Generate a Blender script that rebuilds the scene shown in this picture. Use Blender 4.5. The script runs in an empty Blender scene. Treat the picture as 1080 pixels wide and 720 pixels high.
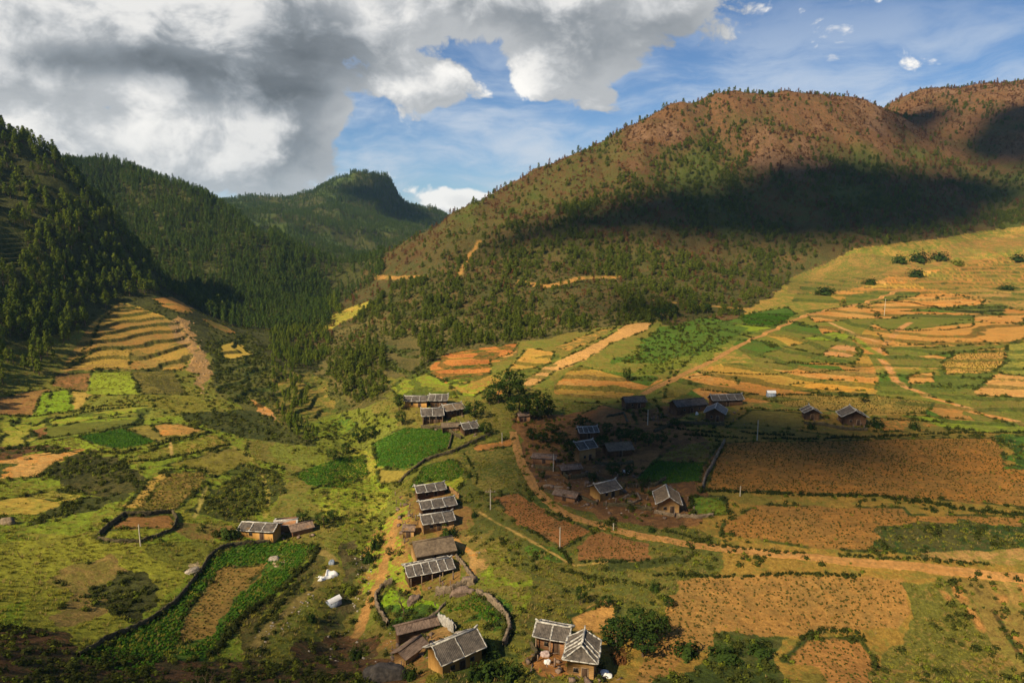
import bpy, math, random
import numpy as np
random.seed(7); RNG = np.random.default_rng(7)
SC = bpy.context.scene
COL = SC.collection
R = math.radians

# ---------------------------------------------------------------- camera
F = 720.0                      # focal length in photo pixels (photo 1080 x 720)
PITCH = R(9.46)
cam_d = bpy.data.cameras.new("camera"); cam_d.sensor_width = 36.0; cam_d.lens = 24.0
cam_d.clip_start = 0.1; cam_d.clip_end = 20000
cam = bpy.data.objects.new("camera", cam_d); COL.objects.link(cam)
cam.location = (0, 0, 0); cam.rotation_euler = (R(90) - PITCH, 0, 0)
SC.camera = cam

# ---------------------------------------------------------------- sun, exposure
SUN_AZ, SUN_EL = R(-136), R(41)          # azimuth from +Y (view direction) clockwise: from behind on the left
SUN = np.array([math.sin(SUN_AZ) * math.cos(SUN_EL), math.cos(SUN_AZ) * math.cos(SUN_EL), math.sin(SUN_EL)])
sun_d = bpy.data.lights.new("sun", 'SUN'); sun_d.energy = 4.9; sun_d.angle = R(0.8); sun_d.color = (1.0, 0.84, 0.58)
sun_o = bpy.data.objects.new("sun", sun_d); COL.objects.link(sun_o)
from mathutils import Vector
sun_o.rotation_euler = Vector(SUN.tolist()).to_track_quat('Z', 'Y').to_euler()
sun_o.location = (-300, -50, 400)
vs = SC.view_settings
vs.view_transform = 'Standard'; vs.look = 'None'; vs.exposure = 0.55; vs.gamma = 1.0; vs.use_curve_mapping = False
SC.cycles.max_bounces = 4; SC.cycles.diffuse_bounces = 2; SC.cycles.transparent_max_bounces = 8
SC.cycles.use_denoising = True

# ---------------------------------------------------------------- node helper
class NT:
    def __init__(s, tree): s.t = tree; s.n = tree.nodes; s.l = tree.links
    def new(s, typ, **kw):
        n = s.n.new(typ)
        for k, v in kw.items():
            if k.startswith('i_'):
                key = k[2:]; key = int(key) if key.isdigit() else key.replace('_', ' ')
                n.inputs[key].default_value = v
            else: setattr(n, k, v)
        return n
    def link(s, a, b): s.l.new(a, b)
    def val(s, x, sock):
        if hasattr(x, 'is_output') or isinstance(x, bpy.types.NodeSocket): s.l.new(x, sock)
        else: sock.default_value = x
    def math(s, op, a, b=0.0, c=0.0, clamp=False):
        n = s.n.new('ShaderNodeMath'); n.operation = op; n.use_clamp = clamp
        s.val(a, n.inputs[0]); s.val(b, n.inputs[1]); s.val(c, n.inputs[2]); return n.outputs[0]
    def vmath(s, op, a, b=(0, 0, 0)):
        n = s.n.new('ShaderNodeVectorMath'); n.operation = op
        s.val(a, n.inputs[0]); s.val(b, n.inputs[1]); return n.outputs[0]
    def mix(s, fac, a, b, blend='MIX'):
        n = s.n.new('ShaderNodeMix'); n.data_type = 'RGBA'; n.blend_type = blend
        s.val(fac, n.inputs[0]); s.val(a, n.inputs[6]); s.val(b, n.inputs[7]); return n.outputs[2]
    def sstep(s, x, lo, hi, a=0.0, b=1.0):
        n = s.n.new('ShaderNodeMapRange'); n.interpolation_type = 'SMOOTHSTEP'
        s.val(x, n.inputs[0]); s.val(lo, n.inputs[1]); s.val(hi, n.inputs[2]); s.val(a, n.inputs[3]); s.val(b, n.inputs[4])
        return n.outputs[0]
    def lin(s, x, lo, hi, a=0.0, b=1.0):
        n = s.n.new('ShaderNodeMapRange')
        s.val(x, n.inputs[0]); s.val(lo, n.inputs[1]); s.val(hi, n.inputs[2]); s.val(a, n.inputs[3]); s.val(b, n.inputs[4])
        return n.outputs[0]
    def noise(s, vec, scale, detail=4.0, rough=0.5, dist=0.0, lac=2.0, dim='3D', w=0.0, color=False):
        n = s.n.new('ShaderNodeTexNoise'); n.noise_dimensions = dim
        if vec is not None: s.l.new(vec, n.inputs['Vector'])
        n.inputs['Scale'].default_value = scale; n.inputs['Detail'].default_value = detail
        n.inputs['Roughness'].default_value = rough; n.inputs['Distortion'].default_value = dist
        n.inputs['Lacunarity'].default_value = lac
        if dim == '4D': n.inputs['W'].default_value = w
        return n.outputs['Color'] if color else n.outputs['Fac']

def rgba(c): return (c[0], c[1], c[2], 1.0)

# ---------------------------------------------------------------- world: sky with clouds
def build_world():
    W = bpy.data.worlds.new("World"); SC.world = W; W.use_nodes = True
    W.cycles.sampling_method = 'MANUAL'; W.cycles.sample_map_resolution = 256
    t = NT(W.node_tree); W.node_tree.nodes.clear()
    out = t.new('ShaderNodeOutputWorld')
    sky = t.new('ShaderNodeTexSky', sky_type='NISHITA', sun_disc=False)
    sky.sun_elevation = SUN_EL; sky.sun_rotation = SUN_AZ; sky.altitude = 1500; sky.air_density = 1.0; sky.dust_density = 0.3; sky.ozone_density = 2.0
    bg = t.new('ShaderNodeBackground'); bg.inputs['Strength'].default_value = SKY_STRENGTH
    # clear sky, a little deeper and bluer
    skyc = t.mix(1.0, sky.outputs[0], (0.43, 0.53, 0.63, 1), 'MULTIPLY')
    tc = t.new('ShaderNodeTexCoord'); g = tc.outputs['Generated']
    sep = t.new('ShaderNodeSeparateXYZ'); t.link(g, sep.inputs[0])
    x, y, z = sep.outputs
    # azimuth (degrees clockwise from the view) and elevation (degrees): a plain sky chart
    az = t.math('MULTIPLY', t.math('ARCTAN2', x, y), 57.2958)
    el = t.math('MULTIPLY', t.math('ARCSINE', z), 57.2958)
    comb = t.new('ShaderNodeCombineXYZ'); t.link(az, comb.inputs[0]); t.link(t.math('MULTIPLY', el, 1.35), comb.inputs[1])
    P = comb.outputs[0]
    warp = t.vmath('SUBTRACT', t.noise(P, 0.10, 3, 0.55, color=True), (0.5, 0.5, 0.5))
    Pw = t.vmath('ADD', P, t.vmath('MULTIPLY', warp, (5.0, 5.0, 0)))
    def cover(Pv):
        # sum of soft ellipses (az, el, half widths, weight): where the cloud banks stand
        s2 = t.new('ShaderNodeSeparateXYZ'); t.link(Pv, s2.inputs[0])
        a, e = s2.outputs[0], s2.outputs[1]
        tot = None
        for (ca, ce, wa, we, k) in CLOUD_BANKS:
            dx = t.math('DIVIDE', t.math('SUBTRACT', a, ca), wa)
            dy = t.math('DIVIDE', t.math('SUBTRACT', e, ce * 1.35), we * 1.35)
            d = t.math('SQRT', t.math('ADD', t.math('MULTIPLY', dx, dx), t.math('MULTIPLY', dy, dy)))
            b = t.sstep(d, 1.6, 0.25, 0.0, k)
            tot = b if tot is None else t.math('ADD', tot, b)
        return tot
    def density(off, det=8):
        q = t.vmath('ADD', Pw, off)
        n = t.noise(q, 0.085, det, 0.52, 0.2)
        vo = t.new('ShaderNodeTexVoronoi', feature='SMOOTH_F1', voronoi_dimensions='2D'); vo.inputs['Scale'].default_value = 0.24
        vo.inputs['Detail'].default_value = 4.0; vo.inputs['Roughness'].default_value = 0.55; vo.inputs['Lacunarity'].default_value = 2.3; vo.inputs['Smoothness'].default_value = 0.6
        vo.normalize = True; t.link(q, vo.inputs['Vector'])
        m = t.math('ADD', t.math('MULTIPLY', t.math('SUBTRACT', n, 0.5), 1.7), t.math('MULTIPLY', t.math('SUBTRACT', 0.36, vo.outputs['Distance']), 1.45))
        return t.math('ADD', cover(q), m)
    D = density((0, 0, 0))
    Dl = density((-1.3, 1.5, 0), 5)               # a little towards the sun
    Dl2 = density((-3.5, 4.0, 0), 3)
    a = t.sstep(D, 0.40, 0.60)
    thick = t.sstep(D, 0.60, 1.60)
    lit = t.math('ADD', t.math('MULTIPLY', t.math('SUBTRACT', D, Dl), 0.75), t.math('MULTIPLY', t.math('SUBTRACT', D, Dl2), 0.35))
    litn = t.sstep(lit, -0.38, 0.46)
    bright = t.math('ADD', 0.58, t.math('MULTIPLY', litn, 0.46))
    shade = t.math('SUBTRACT', bright, t.math('MULTIPLY', thick, 0.20))
    s3 = t.new('ShaderNodeSeparateXYZ'); t.link(Pw, s3.inputs[0])
    under = None
    for (ca, ce, wa, we, k) in CLOUD_BASES:       # the big banks are seen from underneath: darker bases
        dx = t.math('DIVIDE', t.math('SUBTRACT', s3.outputs[0], ca), wa)
        dy = t.math('DIVIDE', t.math('SUBTRACT', s3.outputs[1], ce * 1.35), we * 1.35)
        d = t.math('SQRT', t.math('ADD', t.math('MULTIPLY', dx, dx), t.math('MULTIPLY', dy, dy)))
        b = t.sstep(d, 1.5, 0.1, 0.0, k)
        under = b if under is None else t.math('ADD', under, b)
    n3 = t.noise(t.vmath('MULTIPLY', Pw, (0.7, 1.2, 1)), 0.13, 7, 0.58, 0.3)
    under = t.math('MULTIPLY', t.math('MINIMUM', under, 0.72), t.sstep(n3, 0.22, 0.72, 0.45, 1.15))
    shade = t.math('MULTIPLY', shade, t.math('SUBTRACT', 1.0, under))
    ramp = t.new('ShaderNodeValToRGB'); t.link(shade, ramp.inputs[0])
    els = ramp.color_ramp.elements
    els[0].position = 0.15; els[0].color = (0.085, 0.098, 0.112, 1)
    els[1].position = 0.98; els[1].color = (1.0, 0.97, 0.92, 1)
    e = els.new(0.38); e.color = (0.26, 0.285, 0.31, 1)
    e = els.new(0.66); e.color = (0.56, 0.57, 0.58, 1)
    cl = t.mix(1.0, ramp.outputs[0], (CLOUD_GAIN / SKY_STRENGTH,) * 3 + (1,), 'MULTIPLY')
    # thin high veil near the horizon on the right
    veil = t.math('MULTIPLY', t.sstep(t.noise(t.vmath('MULTIPLY', Pw, (0.45, 1.2, 1)), 0.14, 7, 0.62, 0.2), 0.38, 0.64), t.sstep(el, 20, 6, 0.0, 0.85))
    veilc = tuple(v * CLOUD_GAIN / SKY_STRENGTH for v in (0.62, 0.68, 0.76)) + (1,)
    s = t.mix(veil, skyc, veilc)
    s = t.mix(a, s, cl)
    t.link(s, bg.inputs['Color']); t.link(bg.outputs[0], out.inputs['Surface'])
SKY_STRENGTH = 0.105
CLOUD_GAIN = 0.73
# azimuth, elevation, half width, half height, weight
CLOUD_BANKS = [(-32, 15, 14, 5.5, 1.05), (-19, 15.5, 8.5, 6.5, 1.15), (-36, 6.3, 7, 2.0, 0.80), (-25, 6.0, 7.5, 2.8, 0.90), (-18, 7.0, 3.6, 5.2, 1.0),
               (-7.0, 11.2, 4.6, 2.4, 0.95), (1.5, 17.5, 4.6, 3.5, 1.0), (-5.5, 18.6, 6, 2.4, 1.25), (-5.5, 15.4, 4.0, 1.6, 0.62), (-10, 14.5, 3, 2, 0.5), (-33, 9.6, 8, 1.6, 0.6), (9, 17.0, 8, 4.2, 1.1), (4.5, 12.2, 4, 2.4, 0.85), (8, 9.6, 2.2, 1.0, 0.30), (31, 19.6, 4.0, 1.3, 0.72), (26, 15.5, 1.4, 0.6, 0.25), (-2.5, 2.4, 3.6, 0.9, 0.85), (-4, 1.8, 3, 0.8, .4),
               (-75, 24, 16, 8, 0.7), (60, 40, 14, 8, 0.5)]
CLOUD_BASES = [(-28, 11.2, 8, 1.1, 0.52), (-20, 9.8, 6, 1.5, 0.54), (-14.5, 13.0, 5, 3.2, 0.46), (11, 14.5, 4.5, 3, 0.30), (-8, 18, 6, 1.6, 0.18), (-15, 6.2, 2.6, 2.0, 0.20)]
build_world()

# ---------------------------------------------------------------- object helpers
def tag(o, label=None, cat=None, group=None, kind=None):
    if label: o['label'] = label
    if cat: o['category'] = cat
    if group: o['group'] = group
    if kind: o['kind'] = kind
    return o
def empty(name, loc, rz=0.0):
    o = bpy.data.objects.new(name, None); COL.objects.link(o); o.empty_display_size = 0.5
    o.location = loc; o.rotation_euler = (0, 0, rz); return o
def mesh_np(name, V, quads=None, tris=None, smooth=False):
    """fast mesh from numpy arrays"""
    me = bpy.data.meshes.new(name)
    V = np.asarray(V, np.float32).reshape(-1, 3)
    nq = 0 if quads is None else len(quads); nt = 0 if tris is None else len(tris)
    me.vertices.add(len(V)); me.vertices.foreach_set('co', V.ravel())
    loops = []
    if nq: loops.append(np.asarray(quads, np.int32).ravel())
    if nt: loops.append(np.asarray(tris, np.int32).ravel())
    if nq or nt:
        loops = np.concatenate(loops)
        me.loops.add(len(loops)); me.loops.foreach_set('vertex_index', loops)
        me.polygons.add(nq + nt)
        st = np.concatenate([np.arange(nq) * 4, nq * 4 + np.arange(nt) * 3]).astype(np.int32)
        me.polygons.foreach_set('loop_start', st)
        if smooth: me.polygons.foreach_set('use_smooth', np.ones(nq + nt, bool))
    me.update(calc_edges=True)
    return me
def link(name, me, mat=None, parent=None):
    o = bpy.data.objects.new(name, me); COL.objects.link(o)
    if mat is not None and len(me.materials) == 0: me.materials.append(mat)
    if parent is not None: o.parent = parent
    return o
# ================================================================ terrain
SP, CP = math.sin(PITCH), math.cos(PITCH)
def ray(px, py):
    """direction of the photo pixel as (x/y, z/y) per metre of y"""
    u = (px - 540.0) / F; v = (360.0 - py) / F
    dy = CP + v * SP; dz = -SP + v * CP
    return u / dy, dz / dy
def project(x, y, z):
    """world -> photo pixel"""
    d = y * CP - z * SP; up = y * SP + z * CP
    d = np.where(d > 0.5, d, 0.5)
    return 540 + F * x / d, 360 - F * up / d

# control points: photo pixel and distance y in metres
PTS = """540,715,100 420,715,101 300,716,98 650,715,102 800,715,105 950,715,110 1080,715,112 540,650,118
1080,600,136 960,600,137 700,570,149 860,600,138 560,510,185 545,460,230 905,440,233 708,540,165 600,600,140
1000,300,500 1000,350,340 1000,400,270 1000,460,210 900,520,170 1000,560,150 1060,255,625 840,290,560 760,350,380 920,300,500 920,350,350 880,390,285
680,400,290 600,450,240 800,430,245 800,480,195 
390,600,145 400,500,205 350,430,285 330,370,400 345,322,600 400,660,125 380,560,162 405,470,230 460,580,152 480,660,117
290,565,165 150,560,150 0,600,125 0,500,180 100,450,230 0,420,255 150,400,285 120,350,345 190,322,400 60,600,130 200,640,125 100,680,104 250,700,105
250,430,265 260,380,340 270,350,430 230,345,405 250,500,200 180,490,195 90,520,170
0,400,265 60,380,300 110,330,372 0,300,330 0,220,385 0,140,440 50,167,450 100,217,450 130,252,450 155,290,445 100,290,400 60,260,390
75,181,720 130,180,720 200,201,720 250,236,690 300,266,650 338,298,630 150,250,620 150,310,500 200,310,510 250,300,560 250,345,460 200,250,630 120,220,660 300,320,540
160,189,1300 200,192,1300 230,206,1250 255,205,1400 285,204,1400 330,204,1500 360,197,1600 385,189,1650 405,191,1650 416,203,1640 440,219,1600 472,229,1500
300,250,1000 380,250,1100 380,290,800 330,290,800 440,262,1050 420,240,1200 350,220,1300
400,291,600 440,258,630 475,228,650 520,212,665 560,193,680 620,165,700 680,139,730 720,119,750 770,100,780 840,99,800 890,104,820 916,108,850
960,103,1000 1020,98,1000 1080,92,1000 940,130,880 1000,150,820 1000,180,760 1000,220,680 1060,220,690 850,150,740 850,200,660 850,250,600 750,150,730 750,200,660 750,250,590 750,300,490
650,200,640 650,250,570 650,300,475 550,250,570 550,222,640 550,300,475 480,270,560 450,300,480 450,340,420 550,340,410 640,340,400 700,330,420 600,298,470
400,340,440 380,370,360 450,390,310 550,380,320 420,420,265 620,370,330"""
WPTS = """0,0,-2.2 0,25,-21 -20,25,-21 20,25,-21 0,60,-48.5 -25,60,-48.5 30,60,-48.5 -70,70,-52 80,75,-57 -40,5,-8 40,5,-8 0,-30,0 -60,-30,8 60,-30,4
-420,400,95 -480,520,90 -560,640,90 -290,280,10 -200,160,-45 -300,200,10 -130,90,-45 180,120,-70 250,180,-66 420,400,-45 520,560,0 600,700,90 900,950,200
-560,900,60 -1000,1300,90 1000,1400,140 600,1400,110 -425,560,20 -345,565,-25 -285,540,-42
-600,950,20 -540,950,20 -450,950,0 -360,900,-25 -300,850,-45 -220,800,-62
-500,2300,-20 -300,2300,0 -100,2300,0 200,2300,-20 800,2300,0 1500,2300,20 -1500,2300,0 -1200,3600,-40 0,3600,-40 1200,3600,-40 2400,3400,-40 -2400,3400,-40
-85,950,-40 30,950,-10 195,1000,30 340,1050,60 450,1100,70 800,1400,120 1100,1300,150 -1200,200,60 1200,200,0 1000,500,80 -900,600,120"""
_k = []
for s in PTS.split():
    px, py, yy = map(float, s.split(',')); a, b = ray(px, py); _k.append((a * yy, yy, b * yy))
for s in WPTS.split(): _k.append(tuple(map(float, s.split(','))))
_k = np.array(_k)
R0 = 60.0
def warpc(x, y):
    """coordinates in which control points are about evenly dense: azimuth and log distance"""
    yy = y + 40.0
    r = np.hypot(x, yy) + 1e-6
    lr = np.log(r + R0)
    th = np.arctan2(x, yy)
    return np.stack([th * 1.15 * np.minimum(1, r / 60), lr], -1)
_kc = warpc(_k[:, 0], _k[:, 1])
def _phi(d): return np.sqrt(d * d + 0.0009) * -1.0
_D = np.linalg.norm(_kc[:, None] - _kc[None], axis=-1)
_n = len(_k)
_A = np.zeros((_n + 3, _n + 3)); _A[:_n, :_n] = _phi(_D) + np.eye(_n) * 0.004
_A[:_n, _n] = 1; _A[:_n, _n + 1:] = _kc; _A[_n, :_n] = 1; _A[_n + 1:, :_n] = _kc.T
_w = np.linalg.solve(_A, np.concatenate([_k[:, 2], [0, 0, 0]]))
def z_base(x, y):
    sh = x.shape; q = warpc(x.ravel(), y.ravel()); out = np.empty(len(q))
    for i in range(0, len(q), 60000):
        c = q[i:i + 60000]
        d2 = (c[:, :1] - _kc[None, :, 0]) ** 2 + (c[:, 1:] - _kc[None, :, 1]) ** 2
        out[i:i + 60000] = -np.sqrt(d2 + 0.0009) @ _w[:_n] + _w[_n] + c @ _w[_n + 1:]
    return out.reshape(sh)

# gradient noise
_perm = np.random.default_rng(3).permutation(512).astype(np.int64)
_perm = np.concatenate([_perm, _perm, _perm])
_ga = np.random.default_rng(4).uniform(0, 2 * np.pi, 512); _gx, _gy = np.cos(_ga), np.sin(_ga)
def perlin(x, y):
    xi = np.floor(x).astype(np.int64); yi = np.floor(y).astype(np.int64)
    xf, yf = x - xi, y - yi; xi &= 511; yi &= 511
    u = xf * xf * xf * (xf * (xf * 6 - 15) + 10); v = yf * yf * yf * (yf * (yf * 6 - 15) + 10)
    def g(ix, iy, fx, fy):
        h = _perm[_perm[ix & 511] + (iy & 511)]
        return _gx[h] * fx + _gy[h] * fy
    a = g(xi, yi, xf, yf); b = g(xi + 1, yi, xf - 1, yf); c = g(xi, yi + 1, xf, yf - 1); d = g(xi + 1, yi + 1, xf - 1, yf - 1)
    return (a + u * (b - a)) + v * ((c + u * (d - c)) - (a + u * (b - a)))
def fbm(x, y, scale, octv=4, gain=0.5, ridge=False):
    s = 0; a = 1.0; f = 1.0 / scale
    for i in range(octv):
        n = perlin(x * f + i * 17.3, y * f + i * 9.1)
        s = s + a * ((1 - 2 * np.abs(n)) * 0.7 if ridge else n); a *= gain; f *= 2.03
    return s
def sst(x, a, b):
    t = np.clip((x - a) / (b - a), 0, 1); return t * t * (3 - 2 * t)

def inpoly(px, py, poly):
    P = np.asarray(poly, float); ins = np.zeros(px.shape, bool)
    x0, y0 = P[:, 0], P[:, 1]; x1, y1 = np.roll(x0, -1), np.roll(y0, -1)
    for a, b, c, d in zip(x0, y0, x1, y1):
        if b == d: continue
        m = ((b > py) != (d > py)) & (px < (c - a) * (py - b) / (d - b) + a)
        ins ^= m
    return ins
def pp(s):
    return [tuple(map(float, q.split(','))) for q in s.split()]

# --- the grid: fine inside the view, coarse outside
def _axis():
    t_in = np.linspace(-0.69, 0.69, 1180)
    lo = -0.69 - np.cumsum(np.full(26, 0.034)); hi = -lo
    return np.concatenate([lo[::-1], t_in, hi])
TH = _axis()
RR = np.concatenate([np.arange(3, 80, 2.2), np.arange(80, 330, 0.33), np.arange(330, 520, 0.62), np.arange(520, 1150, 1.5), np.geomspace(1150, 3600, 230)])
GT, GR = np.meshgrid(TH, RR)               # rows: distance, columns: azimuth
GX, GY = GR * np.sin(GT), GR * np.cos(GT)
def grid_interp(A):
    pass
# coarse base evaluated on every 4th node then interpolated
ii = np.unique(np.concatenate([np.arange(0, len(RR), 4), [len(RR) - 1]])); jj = np.unique(np.concatenate([np.arange(0, len(TH), 4), np.arange(0, 27), np.arange(len(TH) - 27, len(TH))]))
zc = z_base(GX[np.ix_(ii, jj)], GY[np.ix_(ii, jj)])
tmp = np.stack([np.interp(TH, TH[jj], row) for row in zc])
GZ = np.stack([np.interp(RR, RR[ii], tmp[:, k]) for k in range(len(TH))], 1)
# relief: gullies on the mountains, small unevenness in the valley
far = sst(GR, 330, 620)
hill = far * sst(GZ, -55, -15)
GZ += hill * (fbm(GX, GY, 150, 4, 0.5, True) - 0.45) * 11.0
GZ += hill * fbm(GX, GY, 45, 4) * 5.0
left_h = sst(-GX, 60, 150) * sst(GY, 240, 330) * (1 - sst(GY, 520, 600)) * sst(GZ, -50, -30)
GZ += left_h * fbm(GX, GY, 40, 4) * 5.0
far2 = sst(GR, 880, 1150) * sst(-GX, -100, 60)
GZ += far2 * ((fbm(GX, GY, 330, 4, 0.5, True) - 0.45) * 34.0 - 40.0)
GZ += 30.0 * sst(GX, -500, -385) * (1 - sst(GX, -300, -262)) * np.exp(-((GY - 1650) / 190.0) ** 2)     # flat topped crag
GZ += 20.0 * np.exp(-((GY - 1120 - 0.25 * (GX + 450)) / 95.0) ** 2) * sst(GX, -720, -540) * (1 - sst(GX, -430, -230))
near = sst(GR, 70, 100)
GZ += near * fbm(GX, GY, 22, 4) * 0.75 * (1 - 0.5 * sst(GR, 300, 400)) * (1 - 0.75 * sst(GX, 40, 90))
_s = [(330, 370, 400), (350, 430, 285), (378, 470, 235), (398, 505, 200), (392, 550, 170), (385, 590, 147), (372, 630, 132), (360, 665, 118)]
_s = np.array([(ray(a, b)[0] * c, c) for a, b, c in _s]); _dist = np.full(GZ.shape, 1e9)
for p_, q_ in zip(_s[:-1], _s[1:]):
    d_ = q_ - p_; t_ = np.clip(((GX - p_[0]) * d_[0] + (GY - p_[1]) * d_[1]) / (d_ @ d_), 0, 1)
    _dist = np.minimum(_dist, np.hypot(GX - p_[0] - t_ * d_[0], GY - p_[1] - t_ * d_[1]) / (0.55 + (p_[1] + t_ * d_[1]) / 260.0))
_dist += fbm(GX, GY, 12, 3) * 2.0
GZ -= 3.2 * np.exp(-(np.maximum(_dist, 0) / 6.0) ** 2)          # the stream's gully
_dist = None
GZ += near * fbm(GX, GY, 3.2, 3) * 0.16 * (1 - sst(GR, 350, 500))
PX0, PY0 = project(GX, GY, GZ)
# terraces: level treads with short steep risers that follow the slope
RISER = np.zeros_like(GZ); LEVEL = np.zeros(GZ.shape, np.int32); _lv = [0]
def terrace(poly, step, y0, y1, riser=0.22, k=0.8, wobk=0.9):
    m = inpoly(PX0, PY0, pp(poly)) & (GY > y0) & (GY < y1)
    w = m.astype(float)
    for _ in range(10):                    # soften the mask
        w = (w + np.roll(w, 1, 0) + np.roll(w, -1, 0) + np.roll(w, 1, 1) + np.roll(w, -1, 1)) / 5
    wob = fbm(GX, GY, 26, 2) * step * wobk
    h = (GZ + wob) / step; fl = np.floor(h); fr = h - fl
    t = np.clip((fr - (1 - riser)) / riser, 0, 1)
    tgt = (fl + 0.12 * fr + 0.88 * (t * t * (3 - 2 * t))) * step - wob
    GZ[:] = GZ + (tgt - GZ) * w * k
    RISER[:] = np.maximum(RISER, w * ((t > 0.02) & (t < 0.98)))
    _lv[0] += 1000; LEVEL[w > 0.4] = (fl[w > 0.4] + 500 + _lv[0]).astype(np.int32)
terrace("62,392 97,340 127,318 160,328 190,340 205,372 193,390", 2.6, 270, 440, 0.15, 0.75, 0.5)
terrace("412,407 440,388 480,370 547,360 545,378 517,382 518,395 490,405 480,420 420,420", 1.25, 255, 400, 0.36, 0.9, 0.4)
terrace("520,420 545,380 590,372 585,395 560,408", 1.2, 255, 400, 0.3, 0.9, 0.4)
terrace("585,402 610,385 637,390 690,396 700,400 660,419 627,420 585,415", 1.5, 250, 360, 0.26, 0.85, 0.35)
terrace("700,405 760,383 920,381 930,416 800,424 700,420", 1.5, 230, 340, 0.24, 0.85, 0.3)
terrace("280,395 330,395 360,440 330,450 300,440", 2.0, 240, 380)
terrace("410,405 405,360 440,355 445,395", 2.2, 280, 420)
terrace("225,362 262,352 285,385 282,430 230,420", 2.2, 250, 440)
terrace("60,440 160,425 160,446 30,470 0,475 0,440", 1.2, 180, 280)
terrace("0,235 30,245 30,280 0,285", 2.6, 330, 450)
terrace("740,340 900,322 1080,320 1080,390 930,385 800,382", 1.5, 270, 460, 0.18, 0.8, 0.35)
terrace("930,388 1085,392 1085,450 1000,445 925,416", 1.2, 220, 300, 0.18, 0.8, 0.35)
terrace("835,318 850,295 950,290 1085,268 1085,316 900,320", 2.2, 400, 640, 0.14, 0.8, 0.35)
PX, PY = project(GX, GY, GZ)
PX0 = PY0 = None
# --- pixel -> ground
SLOPE = GZ / (GR * np.cos(GT))             # z / y
def at(px, py):
    """the point of the ground that the photo pixel sees"""
    a, b = ray(px, py); th = math.atan(a)
    j = np.searchsorted(TH, th) - 1; f = (th - TH[j]) / (TH[j + 1] - TH[j])
    s = SLOPE[:, j] * (1 - f) + SLOPE[:, j + 1] * f
    k = np.nonzero(s >= b)[0]; k = k[k > 30]
    if len(k) == 0: return None
    k = k[0]; s0, s1 = s[k - 1], s[k]
    g = (b - s0) / (s1 - s0) if s1 != s0 else 0
    r = RR[k - 1] + (RR[k] - RR[k - 1]) * g
    y = r * math.cos(th); return np.array([r * math.sin(th), y, b * y])
def ground(x, y):
    """height of the ground at world x, y (arrays)"""
    x = np.asarray(x, float); y = np.asarray(y, float)
    r = np.hypot(x, y); th = np.arctan2(x, y)
    i = np.clip(np.searchsorted(RR, r) - 1, 0, len(RR) - 2); j = np.clip(np.searchsorted(TH, th) - 1, 0, len(TH) - 2)
    f = np.clip((r - RR[i]) / (RR[i + 1] - RR[i]), 0, 1); g = np.clip((th - TH[j]) / (TH[j + 1] - TH[j]), 0, 1)
    return (GZ[i, j] * (1 - g) + GZ[i, j + 1] * g) * (1 - f) + (GZ[i + 1, j] * (1 - g) + GZ[i + 1, j + 1] * g) * f
# highest line of sight seen so far along each azimuth: what the camera sees
HORIZ = np.maximum.accumulate(np.where(GR > 75, SLOPE, -9), 0)
def seen(x, y, z, margin=0.012):
    r = np.hypot(x, y); th = np.arctan2(x, y)
    i = np.clip(np.searchsorted(RR, r) - 2, 0, len(RR) - 2); j = np.clip(np.searchsorted(TH, th), 0, len(TH) - 1)
    return z / y > HORIZ[i, j] - margin
# ================================================================ what grows where: base colours of the ground
ORANGE = (0.46, 0.215, 0.055); RED = (0.42, 0.145, 0.035); TAN = (0.50, 0.30, 0.11); BROWN = (0.22, 0.105, 0.035); DKBROWN = (0.11, 0.055, 0.022)
GRASS = (0.135, 0.145, 0.022); YGRASS = (0.27, 0.225, 0.035); LIME = (0.20, 0.25, 0.018); GREEN = (0.065, 0.125, 0.014); DKGREEN = (0.028, 0.05, 0.010)
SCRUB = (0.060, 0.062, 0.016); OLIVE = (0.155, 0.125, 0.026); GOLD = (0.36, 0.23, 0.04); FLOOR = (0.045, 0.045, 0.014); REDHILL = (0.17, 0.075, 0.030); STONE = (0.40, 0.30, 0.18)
N = GX.shape
CA = np.empty(N + (3,), np.float32); CB = np.empty(N + (3,), np.float32); MIXR = np.full(N, 0.5, np.float32); RGH = np.full(N, 0.6, np.float32)
CA[:] = GRASS; CB[:] = OLIVE
jx = fbm(GX, GY, 6.0, 3) * 1.5; jy = fbm(GX + 400, GY - 90, 6.0, 3) * 1.5   # metres of wobble on field edges
JS = F / np.maximum(GY, 20)
QX = PX + jx * JS; QY = PY + jy * JS * 0.45
jx2 = fbm(GX - 70, GY + 33, 24.0, 4) * 7; jy2 = fbm(GX + 140, GY + 210, 24.0, 4) * 7
RX = QX + jx2 * JS; RY = QY + jy2 * JS * 0.35
jx = jy = jx2 = jy2 = None
PATCH = fbm(GX, GY, 60, 4)
def setz(m, a, b, mix, rough, w=None):
    if w is None:
        CA[m] = a; CB[m] = b; MIXR[m] = mix; RGH[m] = rough
    else:
        k = w[m][:, None]
        CA[m] = CA[m] * (1 - k) + np.array(a) * k; CB[m] = CB[m] * (1 - k) + np.array(b) * k
        MIXR[m] = MIXR[m] * (1 - w[m]) + mix * w[m]; RGH[m] = RGH[m] * (1 - w[m]) + rough * w[m]
def zone(m, a, b, mix=0.5, rough=0.6): setz(m, a, b, mix, rough)
FIELD = {}
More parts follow.
